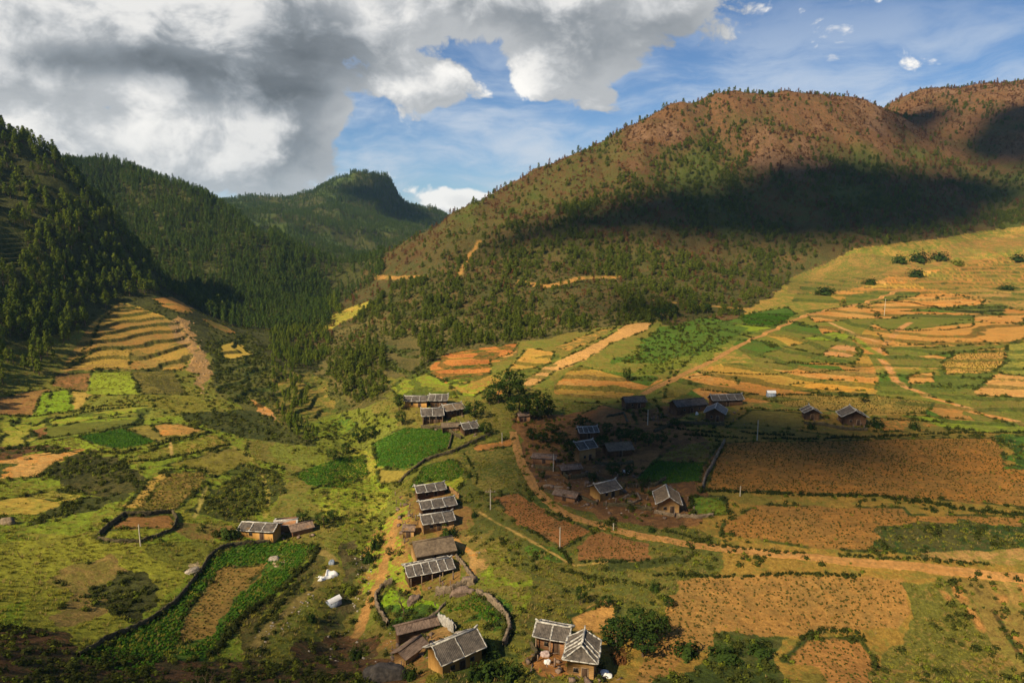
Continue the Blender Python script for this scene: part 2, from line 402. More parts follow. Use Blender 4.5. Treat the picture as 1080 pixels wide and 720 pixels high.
def field(s, a, b=None, mix=0.35, rough=0.5, y0=70, y1=700, edge=None, rag=False):
    """one plot of land; edge = colour of the narrow overgrown strip along its boundary"""
    poly = pp(s); P = np.array(poly)
    qx, qy = (RX, RY) if rag or rough > 0.75 else (QX, QY)
    bb = (qx > P[:, 0].min() - 2) & (qx < P[:, 0].max() + 2) & (qy > P[:, 1].min() - 2) & (qy < P[:, 1].max() + 2) & (GY > y0) & (GY < y1)
    idx = np.nonzero(bb.ravel())[0]
    if len(idx) == 0: return
    m = inpoly(qx.ravel()[idx], qy.ravel()[idx], poly)
    mm = np.zeros(N, bool); mm.ravel()[idx[m]] = True
    setz(mm, a, b if b is not None else tuple(0.62 * v for v in a), mix, rough)
    if rough <= 0.6 and edge is not False: FIELD.setdefault('edges', []).append(s + ' ' + s.split()[0])
EDGE = np.zeros(N, np.float32)
def strip(s, width, a, b=None, mix=0.4, rough=0.6, y0=70, y1=700, soft=0.5, gate=False):
    """a band of ground of the given width in metres along a pixel polyline"""
    pts = [at(min(max(q[0], -25), 1105), min(q[1], 738)) for q in pp(s)]; pts = [p for p in pts if p is not None and y0 < p[1] < y1]
    for p, q in zip(pts[:-1], pts[1:]):
        lo = np.minimum(p, q) - width * 2; hi = np.maximum(p, q) + width * 2
        r0, r1 = max(1, math.hypot(*(np.clip(0, lo[:1], hi[:1])[0], lo[1])) - 2), math.hypot(max(abs(lo[0]), abs(hi[0])), hi[1]) + 2
        i0, i1 = np.searchsorted(RR, [max(3, min(math.hypot(p[0], p[1]), math.hypot(q[0], q[1])) - width * 3), max(math.hypot(p[0], p[1]), math.hypot(q[0], q[1])) + width * 3])
        a0, a1 = sorted([math.atan2(p[0], p[1]), math.atan2(q[0], q[1])]); ww = width * 3 / max(40, min(p[1], q[1]))
        j0, j1 = np.searchsorted(TH, [a0 - ww, a1 + ww])
        X = GX[i0:i1, j0:j1]; Y = GY[i0:i1, j0:j1]
        d = q[:2] - p[:2]; L2 = max(1e-6, d @ d)
        t = np.clip(((X - p[0]) * d[0] + (Y - p[1]) * d[1]) / L2, 0, 1)
        dist = np.hypot(X - p[0] - t * d[0], Y - p[1] - t * d[1]) + fbm(X, Y, 3.0, 2) * width * 0.35
        w = 1 - sst(dist, width * 0.5 - soft * 0.5, width * 0.5 + soft * 0.5)
        sl = (slice(i0, i1), slice(j0, j1))
        if gate:
            w = w * sst(fbm(X + 31, Y - 77, 7.0, 3), -0.30, 0.10); EDGE[sl] = np.maximum(EDGE[sl], w)
        k = w[..., None]
        CA[sl] = CA[sl] * (1 - k) + np.array(a) * k; CB[sl] = CB[sl] * (1 - k) + np.array(b if b else tuple(.62 * v for v in a)) * k
        MIXR[sl] = MIXR[sl] * (1 - w) + mix * w; RGH[sl] = RGH[sl] * (1 - w) + rough * w

def bands(s, pal, y0, y1, cell=45.0, seed=0):
    m = inpoly(QX, QY, pp(s)) & (GY > y0) & (GY < y1) & (LEVEL > 0)
    cid = np.floor(fbm(GX * 0.55 + seed * 31, GY * 0.22, cell, 2) * 4.0).astype(np.int64)
    h = ((LEVEL.astype(np.int64) * 7919 + cid * 104729 + seed * 13) % 9973) % len(pal)
    for i, (a, b, mx, rg_) in enumerate(pal): setz(m & (h == i), a, b, mx, rg_)
ORANGE = (0.44, 0.19, 0.040); TAN = (0.44, 0.24, 0.065)
WARM = [(ORANGE, TAN, 0.4, 0.5), ((0.135, 0.15, 0.020), OLIVE, 0.5, 0.6), ((0.36, 0.20, 0.036), GOLD, 0.45, 0.5), ((0.20, 0.165, 0.026), GRASS, 0.5, 0.6), (ORANGE, (0.30, 0.16, 0.04), 0.5, 0.6), ((0.09, 0.115, 0.016), GREEN, 0.5, 0.7)]
# --- broad zones (by place in the world)
Zfar = GY > 560
WZ = fbm(GX, GY, 40, 4) * 26
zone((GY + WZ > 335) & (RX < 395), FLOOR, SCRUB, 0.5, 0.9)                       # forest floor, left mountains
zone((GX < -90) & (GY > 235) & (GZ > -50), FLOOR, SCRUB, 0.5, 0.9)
rh = (GY > 395) & (PX > 350) & (GY > 900 - 0)  # placeholder
right = (PX > 300) & (GY + WZ * 0.6 > 392) & (GX > -140) & ((GY < 900) | (GX > 0))
zone(right, (0.066, 0.066, 0.018), (0.095, 0.060, 0.020), 0.45, 0.9)
up = right & (GZ > -35) & (GY > 480)
gp = fbm(GX, GY, 75, 5)
w = sst(GZ + PATCH * 45, -38, 15)
setz(up, (0.100, 0.054, 0.021), (0.066, 0.066, 0.016), 0.52, 0.95, w)
w = w * sst(gp, 0.0, 0.35) * (1 - sst(GZ + PATCH * 40, 70, 150))
setz(up, (0.066, 0.078, 0.016), (0.085, 0.060, 0.019), 0.35, 0.95, w)
top = right & (GZ > 20)
w = sst(GZ + PATCH * 60 - gp * 40, 45, 120)
setz(top, (0.150, 0.075, 0.032), (0.090, 0.055, 0.022), 0.45, 0.95, w)
w = w * sst(-gp, 0.1, 0.4)
setz(top, (0.185, 0.105, 0.055), (0.12, 0.065, 0.03), 0.45, 0.95, w)
fr = (GY > 850) & (GX < -60)
w = sst(fbm(GX + 55, GY, 130, 4), 0.05, 0.35); setz(fr, (0.075, 0.105, 0.022), (0.05, 0.07, 0.018), 0.5, 0.9, w)
# --- right valley side: base, then plots
field("690,420 760,345 830,300 900,262 1000,250 1100,235 1100,460 900,462 700,440", (0.33, 0.20, 0.045), GRASS, 0.5, 0.6, rag=True)
field("690,450 760,432 1100,440 1100,740 650,740 620,600 690,560", (0.26, 0.155, 0.030), (0.145, 0.115, 0.021), 0.48, 0.8)
field("480,470 700,540 760,570 760,620 690,660 560,680 500,600 480,540", OLIVE, (0.085, 0.09, 0.018), 0.55, 0.9)
field("540,440 700,430 760,470 740,550 690,555 600,535 560,510", BROWN, DKBROWN, 0.5, 0.8)
bands('690,420 760,345 830,300 900,262 1000,250 1100,235 1100,460 900,462 700,440', WARM, 200, 700, 60, 1)
# upper right plots
field("830,310 833,293 900,267 947,270 950,287 907,303 880,308", (0.130, 0.125, 0.024), (0.22, 0.135, 0.035), 0.45, 0.3)
field("925,290 985,262 1030,252 1100,245 1100,262 1010,272 960,292", (0.29, 0.155, 0.042), (0.16, 0.135, 0.028), 0.5, 0.5, rag=True)
field("955,298 1020,275 1100,266 1100,300 1000,308", (0.34, 0.165, 0.042), (0.17, 0.145, 0.026), 0.5, 0.4)
field("1000,308 1100,300 1100,330 1060,325 985,318", (0.165, 0.15, 0.026), (0.32, 0.18, 0.05), 0.5, 0.4)
field("905,325 960,312 985,306 1040,314 1035,322 980,325 930,330", ORANGE, TAN, 0.4, 0.4)
field("893,312 925,306 970,308 965,313 925,318 890,323", GRASS, OLIVE, 0.5, 0.5)
field("985,325 1060,320 1058,332 1020,332", SCRUB, GRASS, 0.5, 0.8)
field("850,331 900,322 945,328 1020,330 1080,336 1080,342 980,336 900,336 860,340", ORANGE, TAN, 0.5, 0.4)
field("917,340 960,331 1027,333 1027,343 1000,347 937,348", GRASS, OLIVE, 0.4, 0.6)
field("917,345 940,350 1030,340 1100,343 1100,352 1063,363 973,367 937,363", (0.43, 0.22, 0.05), ORANGE, 0.4, 0.3)
field("930,366 1063,363 1062,369 990,374 940,378", OLIVE, GRASS, 0.5, 0.6)
field("993,382 1010,373 1060,366 1060,383 1047,393 997,395", (0.45, 0.235, 0.055), GOLD, 0.5, 0.5)
field("1062,362 1100,358 1100,398 1060,395 1048,392 1062,382", (0.17, 0.17, 0.030), YGRASS, 0.45, 0.4)
field("1027,412 1053,393 1100,398 1100,420 1033,417", (0.48, 0.23, 0.065), TAN, 0.5, 0.4)
field("957,396 985,392 985,403 960,405", (0.48, 0.24, 0.06), ORANGE, 0.4, 0.3)
field("985,384 995,396 1050,394 1040,404 1000,412 960,412 955,404 985,402", (0.10, 0.12, 0.02), GRASS, 0.4, 0.8)
field("1030,419 1100,418 1100,450 1060,448 1020,440", GRASS, OLIVE, 0.5, 0.8)
field("780,333 830,324 840,331 817,344 787,342", (0.055, 0.10, 0.014), GREEN, 0.4, 0.3)
field("745,345 780,342 818,344 790,352 760,358", LIME, GRASS, 0.4, 0.4)
field("740,334 780,330 785,333 760,340", DKBROWN, (0.09, .08, .02), 0.4, 0.5)
field("805,372 853,360 897,356 910,370 903,383 810,382", (0.15, 0.155, 0.022), OLIVE, 0.5, 0.6)
field("866,374 880,364 903,364 905,374 893,377", (0.46, 0.23, 0.085), ORANGE, 0.4, 0.4)
field("845,357 880,350 905,354 880,360", LIME, GRASS, 0.4, 0.4)
field("727,397 745,395 780,400 777,407 727,405", (0.48, 0.23, 0.05), ORANGE, 0.4, 0.4)
field("833,405 870,401 925,403 923,413 833,412", (0.50, 0.24, 0.035), GOLD, 0.4, 0.4)
field("805,419 860,414 922,416 985,424 975,436 920,436 877,433 830,428", (0.30, 0.19, 0.04), OLIVE, 0.45, 0.6)
field("767,450 793,432 843,435 848,447 837,457", (0.17, 0.125, 0.026), OLIVE, 0.4, 0.5)
field("920,440 990,444 1000,455 930,455", ORANGE, OLIVE, 0.5, 0.5)
field("950,438 1060,445 1085,452 1085,458 1000,452", LIME, GRASS, 0.5, 0.5)
field("743,517 763,467 860,465 933,463 1047,462 1056,470 1060,490 1100,495 1100,536 937,523 850,520", (0.29, 0.128, 0.026), (0.19, 0.098, 0.023), 0.5, 0.6)
field("1050,460 1100,462 1100,494 1062,488", GREEN, DKGREEN, 0.5, 0.8)
field("690,487 710,470 760,465 745,488", OLIVE, DKBROWN, 0.5, 0.5)
field("672,505 690,486 742,488 738,507 700,510", (0.03, 0.075, 0.016), DKGREEN, 0.4, 0.5)
field("728,523 763,524 767,542 730,542", (0.12, 0.16, 0.015), GREEN, 0.4, 0.4)
field("763,552 800,532 860,534 953,535 960,543 1080,545 1080,560 933,556 933,582 853,577 760,562", (0.27, 0.128, 0.030), (0.19, 0.10, 0.026), 0.5, 0.6)
field("933,552 960,550 1100,563 1100,592 1007,590 933,580", (0.075, 0.07, 0.02), DKGREEN, 0.5, 0.9)
field("970,583 1100,578 1100,596 1000,592", (0.33, 0.19, 0.06), OLIVE, 0.5, 0.7)
field("720,612 760,607 853,607 950,610 957,647 950,663 863,662 843,672 770,673 720,695 690,720 670,720 700,645", (0.30, 0.155, 0.040), (0.22, 0.125, 0.034), 0.5, 0.7)
field("825,697 853,672 907,673 922,695 926,740 870,740 865,703", (0.33, 0.155, 0.042), (0.24, 0.12, 0.032), 0.45, 0.6)
field("720,697 773,674 847,677 820,693 832,740 690,740", (0.055, 0.075, 0.014), SCRUB, 0.5, 1.0)
field("960,614 1010,610 1080,690 1090,740 930,740 925,690 952,664", (0.115, 0.11, 0.020), (0.18, 0.115, 0.030), 0.45, 1.0)
field("1000,612 1100,612 1100,740 1070,700", (0.19, 0.13, 0.032), OLIVE, 0.5, 0.8)
field("1060,612 1100,622 1100,660 1070,640", (0.28, 0.17, 0.045), OLIVE, 0.5, 0.7)
for s_, wd in (("1002,606 1012,628 1022,640 1034,662", 1.5), ("1010,612 1024,640 1036,662", 0.9), ("1046,618 1056,632 1060,650", 2.2), ("1068,672 1076,684 1090,698", 2.0), ("985,612 1000,630", 1.2), ("1075,612 1084,640 1100,668", 1.4)): strip(s_, wd, (0.36, 0.17, 0.048), OLIVE, 0.5, 0.8, gate=True, soft=1.2)
strip("1030,620 1048,645 1056,656 1066,675 1084,700", 0.8, (0.07, 0.05, 0.017), DKGREEN, 0.5, 1.0, gate=True, soft=0.7)
# centre: terraces and red earth above the cluster
field("412,408 440,388 480,365 560,350 690,335 720,350 700,420 640,425 560,420 480,430 420,422", (0.20, 0.155, 0.03), GRASS, 0.5, 0.6, 200, 420, rag=True)
bands("405,425 405,360 440,355 560,345 720,335 760,400 700,425 560,425", [WARM[0], WARM[1], WARM[3], WARM[1], WARM[2]], 200, 430, 35, 2)
field("412,408 447,391 474,405 487,418 457,421 420,418", (0.23, 0.195, 0.028), LIME, 0.5, 0.5, 200, 420)
field("447,390 460,375 483,371 520,362 547,362 540,373 517,380 518,394 493,404 470,404", RED, (0.46, 0.185, 0.04), 0.5, 0.4, 200, 420)
field("470,400 517,395 530,402 500,418 480,417", (0.34, 0.2, 0.04), LIME, 0.5, 0.5, 200, 420)
field("534,392 557,367 585,371 580,383 550,390", (0.47, 0.25, 0.05), GOLD, 0.45, 0.4, 200, 420)
field("585,366 632,348 650,345 630,358 600,370", (0.44, 0.23, 0.05), OLIVE, 0.5, 0.5, 200, 430)
field("545,406 573,388 613,369 640,355 660,342 690,339 682,348 647,361 620,378 582,394 560,409", (0.50, 0.27, 0.085), TAN, 0.4, 0.5, 200, 430)
bands("582,412 605,384 637,388 695,396 690,404 660,420 627,420 600,418", [((0.075,0.125,0.015),GRASS,.4,.5), WARM[0], ((0.075,0.125,0.015),GRASS,.4,.5), WARM[2]], 200, 420, 80, 3)
0 and field("582,410 605,385 637,391 680,398 690,402 660,418 627,420 600,416", (0.085, 0.13, 0.016), (0.36, 0.20, 0.045), 0.5, 0.5, 200, 420)
field("610,438 637,427 668,436 672,447 625,446", (0.25, 0.10, 0.032), BROWN, 0.45, 0.5)
field("655,398 700,372 740,345 790,352 750,380 690,398", (0.13, 0.15, 0.018), GRASS, 0.4, 0.9, 200, 420)
field("650,385 685,352 740,333 790,345 745,372 690,382", (0.085, 0.125, 0.016), GREEN, 0.5, 1.0, 200, 450)
field("410,400 405,362 440,356 445,392", (0.13, 0.125, 0.022), OLIVE, 0.5, 0.7, 200, 420)
field("440,398 470,370 445,362 415,372", (0.11, 0.10, 0.024), OLIVE, 0.5, 0.9, 280, 420)
# scrubby foot of the hill and the ravine
field("335,400 350,352 400,330 450,338 560,335 640,332 700,322 705,334 640,345 560,358 482,368 446,388 412,404 408,440 385,446 360,425", (0.088, 0.080, 0.022), (0.125, 0.098, 0.030), 0.5, 1.0, 270, 520)
field("222,345 262,352 285,380 300,395 330,392 345,405 375,432 392,450 380,470 330,470 300,462 240,432 222,400", (0.066, 0.074, 0.016), (0.10, 0.092, 0.022), 0.5, 1.0, 200, 460)
field("280,398 330,395 345,415 350,440 335,450 318,440 300,446", (0.11, 0.12, 0.018), (0.20, 0.14, 0.03), 0.5, 0.8, 200, 420)
for s_ in ("452,392 470,389 495,386 516,384", "460,381 485,378 505,376 520,374", "468,399 490,396 518,393", "478,373 505,370 530,368"): strip(s_, 1.6, (0.11, 0.125, 0.017), GREEN, 0.5, 0.9, y1=430, soft=0.8)
# roads cut into the hill
for s_, wd in (("549,297 573,302 593,299 613,293 652,292", 7.0), ("396,292 420,293 449,292", 6.0), ("690,317 740,322 800,326", 4.0), ("485,290 495,270 505,255", 5.0)):
    strip(s_, wd * 0.75, (0.38, 0.19, 0.05), OLIVE, 0.45, 0.7, soft=2.5)
field("326,338 360,327 390,317 393,325 365,338 343,351", (0.25, 0.225, 0.03), GOLD, 0.4, 0.4, 330, 700)
# stream side
field("300,470 330,440 380,430 420,440 410,480 420,540 400,600 370,600 360,540 320,520", (0.155, 0.175, 0.018), GRASS, 0.5, 0.9, 100, 330)
field("328,447 360,437 377,447 362,460 330,459", (0.15, 0.18, 0.016), GREEN, 0.4, 0.4)
field("310,500 360,482 385,480 388,500 360,514 327,512", (0.10, 0.165, 0.014), GREEN, 0.5, 0.5)
field("377,470 392,482 414,507 407,535 365,560 340,540 352,505", LIME, (0.25, 0.22, 0.03), 0.5, 0.8)
field("393,468 427,451 473,453 478,463 470,474 427,494 397,491", (0.045, 0.115, 0.012), GREEN, 0.45, 0.4)
field("397,493 427,496 440,490 425,507 400,510", (0.26, 0.2, 0.035), OLIVE, 0.45, 0.5)
field("432,514 447,492 477,484 490,497 484,505 450,508", (0.075, 0.11, 0.014), GRASS, 0.4, 0.5)
field("432,516 448,507 484,504 492,503 483,517 440,522", (0.24, 0.22, 0.022), LIME, 0.4, 0.4)
field("480,475 535,470 550,490 545,510 510,520 492,500", (0.085, 0.095, 0.017), OLIVE, 0.45, 0.7)
field("465,466 510,448 545,440 555,400 520,420 490,450", (0.115, 0.11, 0.02), OLIVE, 0.5, 0.7, 180, 330)
field("500,470 540,462 540,470 505,476", (0.40, 0.17, 0.04), BROWN, 0.45, 0.6)
field("520,524 547,519 573,537 625,560 594,578 547,554", (0.25, 0.105, 0.032), (0.17, 0.085, 0.03), 0.45, 0.5)
field("555,515 575,530 600,545 590,548 565,532", (0.06, 0.075, 0.014), OLIVE, 0.45, 0.6)
field("610,578 633,560 683,573 684,590 613,590", (0.22, 0.10, 0.032), (0.17, 0.085, 0.03), 0.45, 0.7)
field("570,575 595,578 610,590 600,600 575,590", (0.06, 0.09, 0.014), GREEN, 0.45, 0.8)
field("613,592 690,590 700,600 640,603", (0.05, 0.06, 0.014), SCRUB, 0.45, 0.8)
field("505,580 530,560 555,580 560,610 540,640 515,630", LIME, OLIVE, 0.55, 0.9)
field("480,560 520,555 510,590 495,610", (0.30, 0.19, 0.05), OLIVE, 0.5, 0.9)
field("495,590 525,570 540,585 510,605", (0.42, 0.24, 0.075), OLIVE, 0.5, 0.9)
field("600,650 640,632 652,640 645,668 605,665", (0.40, 0.21, 0.055), BROWN, 0.4, 0.6)
# the lane and yards along the house row
field("405,545 430,530 445,560 430,600 425,640 405,645 395,610 400,575", (0.30, 0.165, 0.045), LIME, 0.5, 0.8, 90, 260)
field("425,520 480,515 485,560 480,620 430,625", (0.24, 0.13, 0.04), OLIVE, 0.5, 0.8, 90, 260)
field("398,637 413,616 425,627 444,630 462,638 451,652 429,649 405,645", (0.17, 0.27, 0.012), LIME, 0.35, 0.4)
field("405,645 430,636 446,650 440,660 410,664", (0.05, 0.085, 0.012), GREEN, 0.45, 0.9)
field("459,653 478,638 503,628 529,653 508,668 484,664 469,657", (0.15, 0.135, 0.022), OLIVE, 0.4, 0.4)
field("470,646 503,627 528,651 520,658 498,642", (0.05, 0.10, 0.012), GREEN, 0.45, 0.8)
field("540,668 562,669 566,680 545,692 530,690", (0.12, 0.12, 0.02), OLIVE, 0.4, 0.3)
field("555,698 570,684 600,686 600,712 570,715", (0.33, 0.145, 0.04), BROWN, 0.45, 0.6)
field("445,668 475,655 480,668 455,690", (0.30, 0.18, 0.06), BROWN, 0.4, 0.6)
field("395,668 420,672 445,700 440,740 380,740 385,690", (0.30, 0.155, 0.045), OLIVE, 0.5, 0.8)
field("320,680 400,670 410,740 300,740", (0.09, 0.065, 0.022), DKBROWN, 0.5, 0.9)
field("480,690 520,680 550,700 600,740 460,740", (0.07, 0.09, 0.015), SCRUB, 0.5, 0.9)
# left side: meadow and plots
field("0,436 100,415 200,412 245,425 270,470 300,490 290,560 340,590 240,700 220,740 -40,740 -40,440", (0.170, 0.215, 0.018), (0.160, 0.145, 0.022), 0.42, 0.8, 70, 330)
field("0,420 60,392 140,385 215,387 240,440 150,440 0,440 -40,440 -40,425", (0.19, 0.165, 0.024), GRASS, 0.5, 0.8, 200, 400)
field("70,388 97,362 107,337 127,318 160,328 187,340 213,367 200,374 193,389 143,390", (0.44, 0.245, 0.05), YGRASS, 0.5, 0.5, 250, 450)
bands("62,392 97,340 127,318 160,328 190,340 205,372 193,390", [((0.36,0.205,0.043),OLIVE,.45,.6), ((0.34,0.175,0.042),(0.25,.17,.04),.5,.6), ((0.29,0.21,0.036),(0.34,.2,.04),.5,.6)], 250, 450, 90, 4)
field("72,388 100,367 138,367 137,388", (0.29, 0.18, 0.04), GOLD, 0.5, 0.5, 250, 450)
field("160,315 182,313 207,327 200,331 178,326", (0.40, 0.19, 0.042), OLIVE, 0.45, 0.6, 330, 500)
field("212,335 232,341 250,351 240,352 222,344", (0.38, 0.18, 0.042), OLIVE, 0.5, 0.6, 330, 500)
field("232,364 250,360 267,374 250,378 236,378", (0.36, 0.25, 0.04), GOLD, 0.4, 0.5, 250, 450)
field("137,391 182,390 197,416 150,416", (0.085, 0.075, 0.018), OLIVE, 0.5, 0.4)
field("97,392 137,391 147,416 92,416", (0.19, 0.22, 0.02), LIME, 0.4, 0.6)
field("58,394 97,393 90,413 55,407", (0.14, 0.085, 0.024), BROWN, 0.4, 0.5)
field("187,333 202,340 213,367 223,388 214,418 205,402 199,370 180,345", (0.36, 0.20, 0.065), (0.24, 0.15, 0.06), 0.5, 1.0, 230, 460)
field("265,420 285,432 292,443 275,437", (0.47, 0.25, 0.09), ORANGE, 0.4, 0.7)
field("-40,430 0,420 37,411 55,410 47,437 0,437 -40,440", (0.26, 0.145, 0.04), BROWN, 0.4, 0.4)
field("45,414 73,410 78,420 77,433 34,438 42,420", (0.165, 0.245, 0.014), LIME, 0.35, 0.3)
field("73,410 97,416 84,430 77,433", (0.36, 0.24, 0.05), GOLD, 0.4, 0.4)
field("33,450 60,441 110,433 155,428 155,434 110,440 34,452", (0.26, 0.22, 0.035), LIME, 0.5, 0.5)
field("35,454 80,446 150,441 150,448 67,460 43,463", (0.12, 0.125, 0.02), (0.07, 0.09, 0.015), 0.4, 0.3)
field("34,454 48,451 48,460 42,462", (0.22, 0.10, 0.035), BROWN, 0.4, 0.4)
field("82,460 130,452 165,466 127,473 100,468", (0.032, 0.085, 0.012), GREEN, 0.4, 0.3)
field("-40,445 0,443 32,447 33,460 40,463 20,470 -40,476", (0.19, 0.215, 0.018), YGRASS, 0.45, 0.3)
field("28,471 75,460 123,473 97,478", (0.15, 0.14, 0.022), LIME, 0.5, 0.3)
field("130,452 173,446 200,448 222,455 167,466", (0.26, 0.20, 0.032), OLIVE, 0.5, 0.4)
field("160,448 180,446 215,453 200,458 170,460", (0.36, 0.20, 0.05), ORANGE, 0.4, 0.4)
field("130,486 180,468 226,458 243,469 133,491", (0.185, 0.18, 0.022), (0.25, 0.17, 0.035), 0.45, 0.4)
field("172,491 247,471 267,485 227,503 205,493", (0.195, 0.165, 0.025), OLIVE, 0.4, 0.3)
field("130,537 150,515 173,498 217,497 214,513 182,540", (0.165, 0.135, 0.024), (0.24, 0.15, 0.035), 0.5, 0.6)
field("130,538 140,526 160,502 182,497 165,512 150,535", (0.38, 0.235, 0.05), GOLD, 0.4, 0.4)
field("182,541 213,514 222,503 222,520 195,555", (0.20, 0.19, 0.022), LIME, 0.4, 0.4)
field("-40,485 0,484 83,474 92,474 57,488 42,503 -40,505", (0.46, 0.26, 0.075), ORANGE, 0.4, 0.6)
field("0,474 60,472 83,474 0,484 -40,484 -40,474", SCRUB, DKBROWN, 0.5, 0.8)
field("-40,488 18,490 12,502 -40,508", (0.06, 0.085, 0.014), SCRUB, 0.4, 0.8)
field("47,500 58,490 100,478 130,488 157,495 143,513 110,525 83,517", (0.048, 0.050, 0.014), (0.075, 0.065, 0.018), 0.5, 1.0)
field("40,543 83,523 110,524 130,515 130,528 67,548 17,557", (0.05, 0.058, 0.013), SCRUB, 0.5, 1.0)
field("-40,530 0,527 57,516 85,522 40,543 0,543 -40,545", (0.40, 0.27, 0.045), YGRASS, 0.5, 0.4)
field("20,522 55,517 84,522 60,528", (0.24, 0.215, 0.03), OLIVE, 0.4, 0.4)
field("103,568 130,544 182,543 184,558 147,570 110,572", (0.235, 0.115, 0.032), BROWN, 0.4, 0.4)
field("104,568 112,560 182,556 184,559 147,570 110,572", (0.19, 0.20, 0.018), GRASS, 0.4, 0.4)
field("213,540 220,517 263,490 287,493 300,520 280,540 253,550", (0.085, 0.10, 0.015), (0.05, 0.055, 0.013), 0.5, 1.0)
field("190,437 240,430 290,440 327,455 327,466 260,463 210,450", (0.045, 0.055, 0.013), SCRUB, 0.5, 1.0)
field("195,552 250,555 250,568 200,575 185,562", (0.21, 0.12, 0.035), OLIVE, 0.5, 0.8)
field("-40,580 67,563 160,573 217,588 187,620 133,660 83,693 -40,700", (0.235, 0.23, 0.024), (0.16, 0.15, 0.020), 0.45, 0.7)
field("-40,640 0,640 30,630 25,660 -40,670", (0.17, 0.22, 0.015), LIME, 0.4, 0.7)
field("70,600 130,590 150,610 110,660 60,670 90,630", (0.24, 0.16, 0.045), OLIVE, 0.5, 0.9)
field("160,575 225,572 235,578 205,600 180,600", (0.15, 0.15, 0.02), GRASS, 0.5, 0.9)
field("105,640 120,615 150,605 160,640 135,662", (0.05, 0.05, 0.014), SCRUB, 0.5, 1.0)
field("192,600 210,590 217,600 207,612 197,612", (0.36, 0.27, 0.12), STONE, 0.5, 1.0)
# the long crop plot by the wall
field("80,694 133,668 160,654 200,618 220,591 247,576 287,572 334,575 313,600 287,628 240,660 220,694 200,740 70,740", (0.05, 0.115, 0.012), (0.085, 0.125, 0.015), 0.5, 0.5)
field("233,598 287,593 268,610 253,627 227,667 187,680 185,665 200,640", (0.24, 0.145, 0.035), OLIVE, 0.45, 0.5)
field("276,585 300,580 305,592 280,598", (0.19, 0.18, 0.03), STONE, 0.5, 0.9)
field("335,578 345,590 320,625 290,655 270,690 245,700 255,665 290,630 318,600", (0.105, 0.085, 0.022), SCRUB, 0.5, 0.9)
field("-40,690 0,665 60,676 130,690 220,700 300,695 400,700 400,760 -40,760", (0.07, 0.055, 0.018), DKBROWN, 0.5, 1.0, 30, 125)
for s_ in FIELD['edges']: strip(s_, 1.0, (0.050, 0.068, 0.013), (0.028, 0.038, 0.010), 0.5, 1.0, y1=480, gate=True, soft=0.7)
for s_ in ("83,693 110,676 133,667 160,654 185,636 200,618 212,603 219,590 232,579 247,575 270,573 287,572", "104,566 112,558 122,550 131,543 155,543 182,541 187,548 184,557", "413,614 404,620 396,629 397,637 400,646 409,660", "503,626 517,633 527,643 535,653 538,663 531,682", "420,511 432,499 447,487 463,481 477,477 499,467 517,459"): strip(s_, 2.2, (0.050, 0.060, 0.013), (0.03, 0.03, 0.010), 0.5, 1.0, gate=True, soft=1.0)
field("370,572 384,570 396,600 391,632 376,664 352,672 366,640 374,612", (0.11, 0.085, 0.03), (0.06, 0.065, 0.016), 0.5, 1.0)
# footpaths and lanes worn into the grass
strip("334,580 352,590 350,600 325,625 290,655 270,680", 2.0, (0.22, 0.16, 0.045), OLIVE, 0.4)
strip("245,470 262,480 275,495 283,520 280,545", 1.2, (0.25, 0.2, 0.04), YGRASS, 0.4)
strip("180,466 181,480", 0.9, (0.4, 0.27, 0.08), TAN, 0.4)
strip("217,513 212,530 205,545", 1.0, (0.38, 0.3, 0.07), YGRASS, 0.4)
strip("470,560 500,585 497,605", 1.6, (0.42, 0.25, 0.08), ORANGE, 0.4)
strip("506,540 560,570 606,596 640,592", 0.8, (0.35, 0.22, 0.06), OLIVE, 0.4)
strip("960,340 925,372 940,392 945,402 975,416 1030,435 1100,452", 3.0, (0.47, 0.235, 0.085), ORANGE, 0.4, soft=1.2)
strip("893,350 910,362 930,378", 3.2, (0.2, 0.19, 0.03), LIME, 0.4, soft=1.5)
strip("875,340 900,352 925,360", 2.2, (0.48, 0.27, 0.1), TAN, 0.4, soft=1.2)
strip("960,610 1020,604", 0.5, OLIVE)
# risers of the terraces are overgrown
m_ = RISER > 0.3
CA[m_] = CA[m_] * 0.25 + np.array((0.05, 0.075, 0.014)) * 0.75; CB[m_] = CB[m_] * 0.3 + np.array((0.03, 0.045, 0.010)) * 0.7; MIXR[m_] = 0.5; RGH[m_] = 1.0
strip("420,548 412,575 405,595 400,612 388,640 376,670", 2.3, (0.38, 0.195, 0.056), (0.26, 0.15, 0.045), 0.45, 0.7)
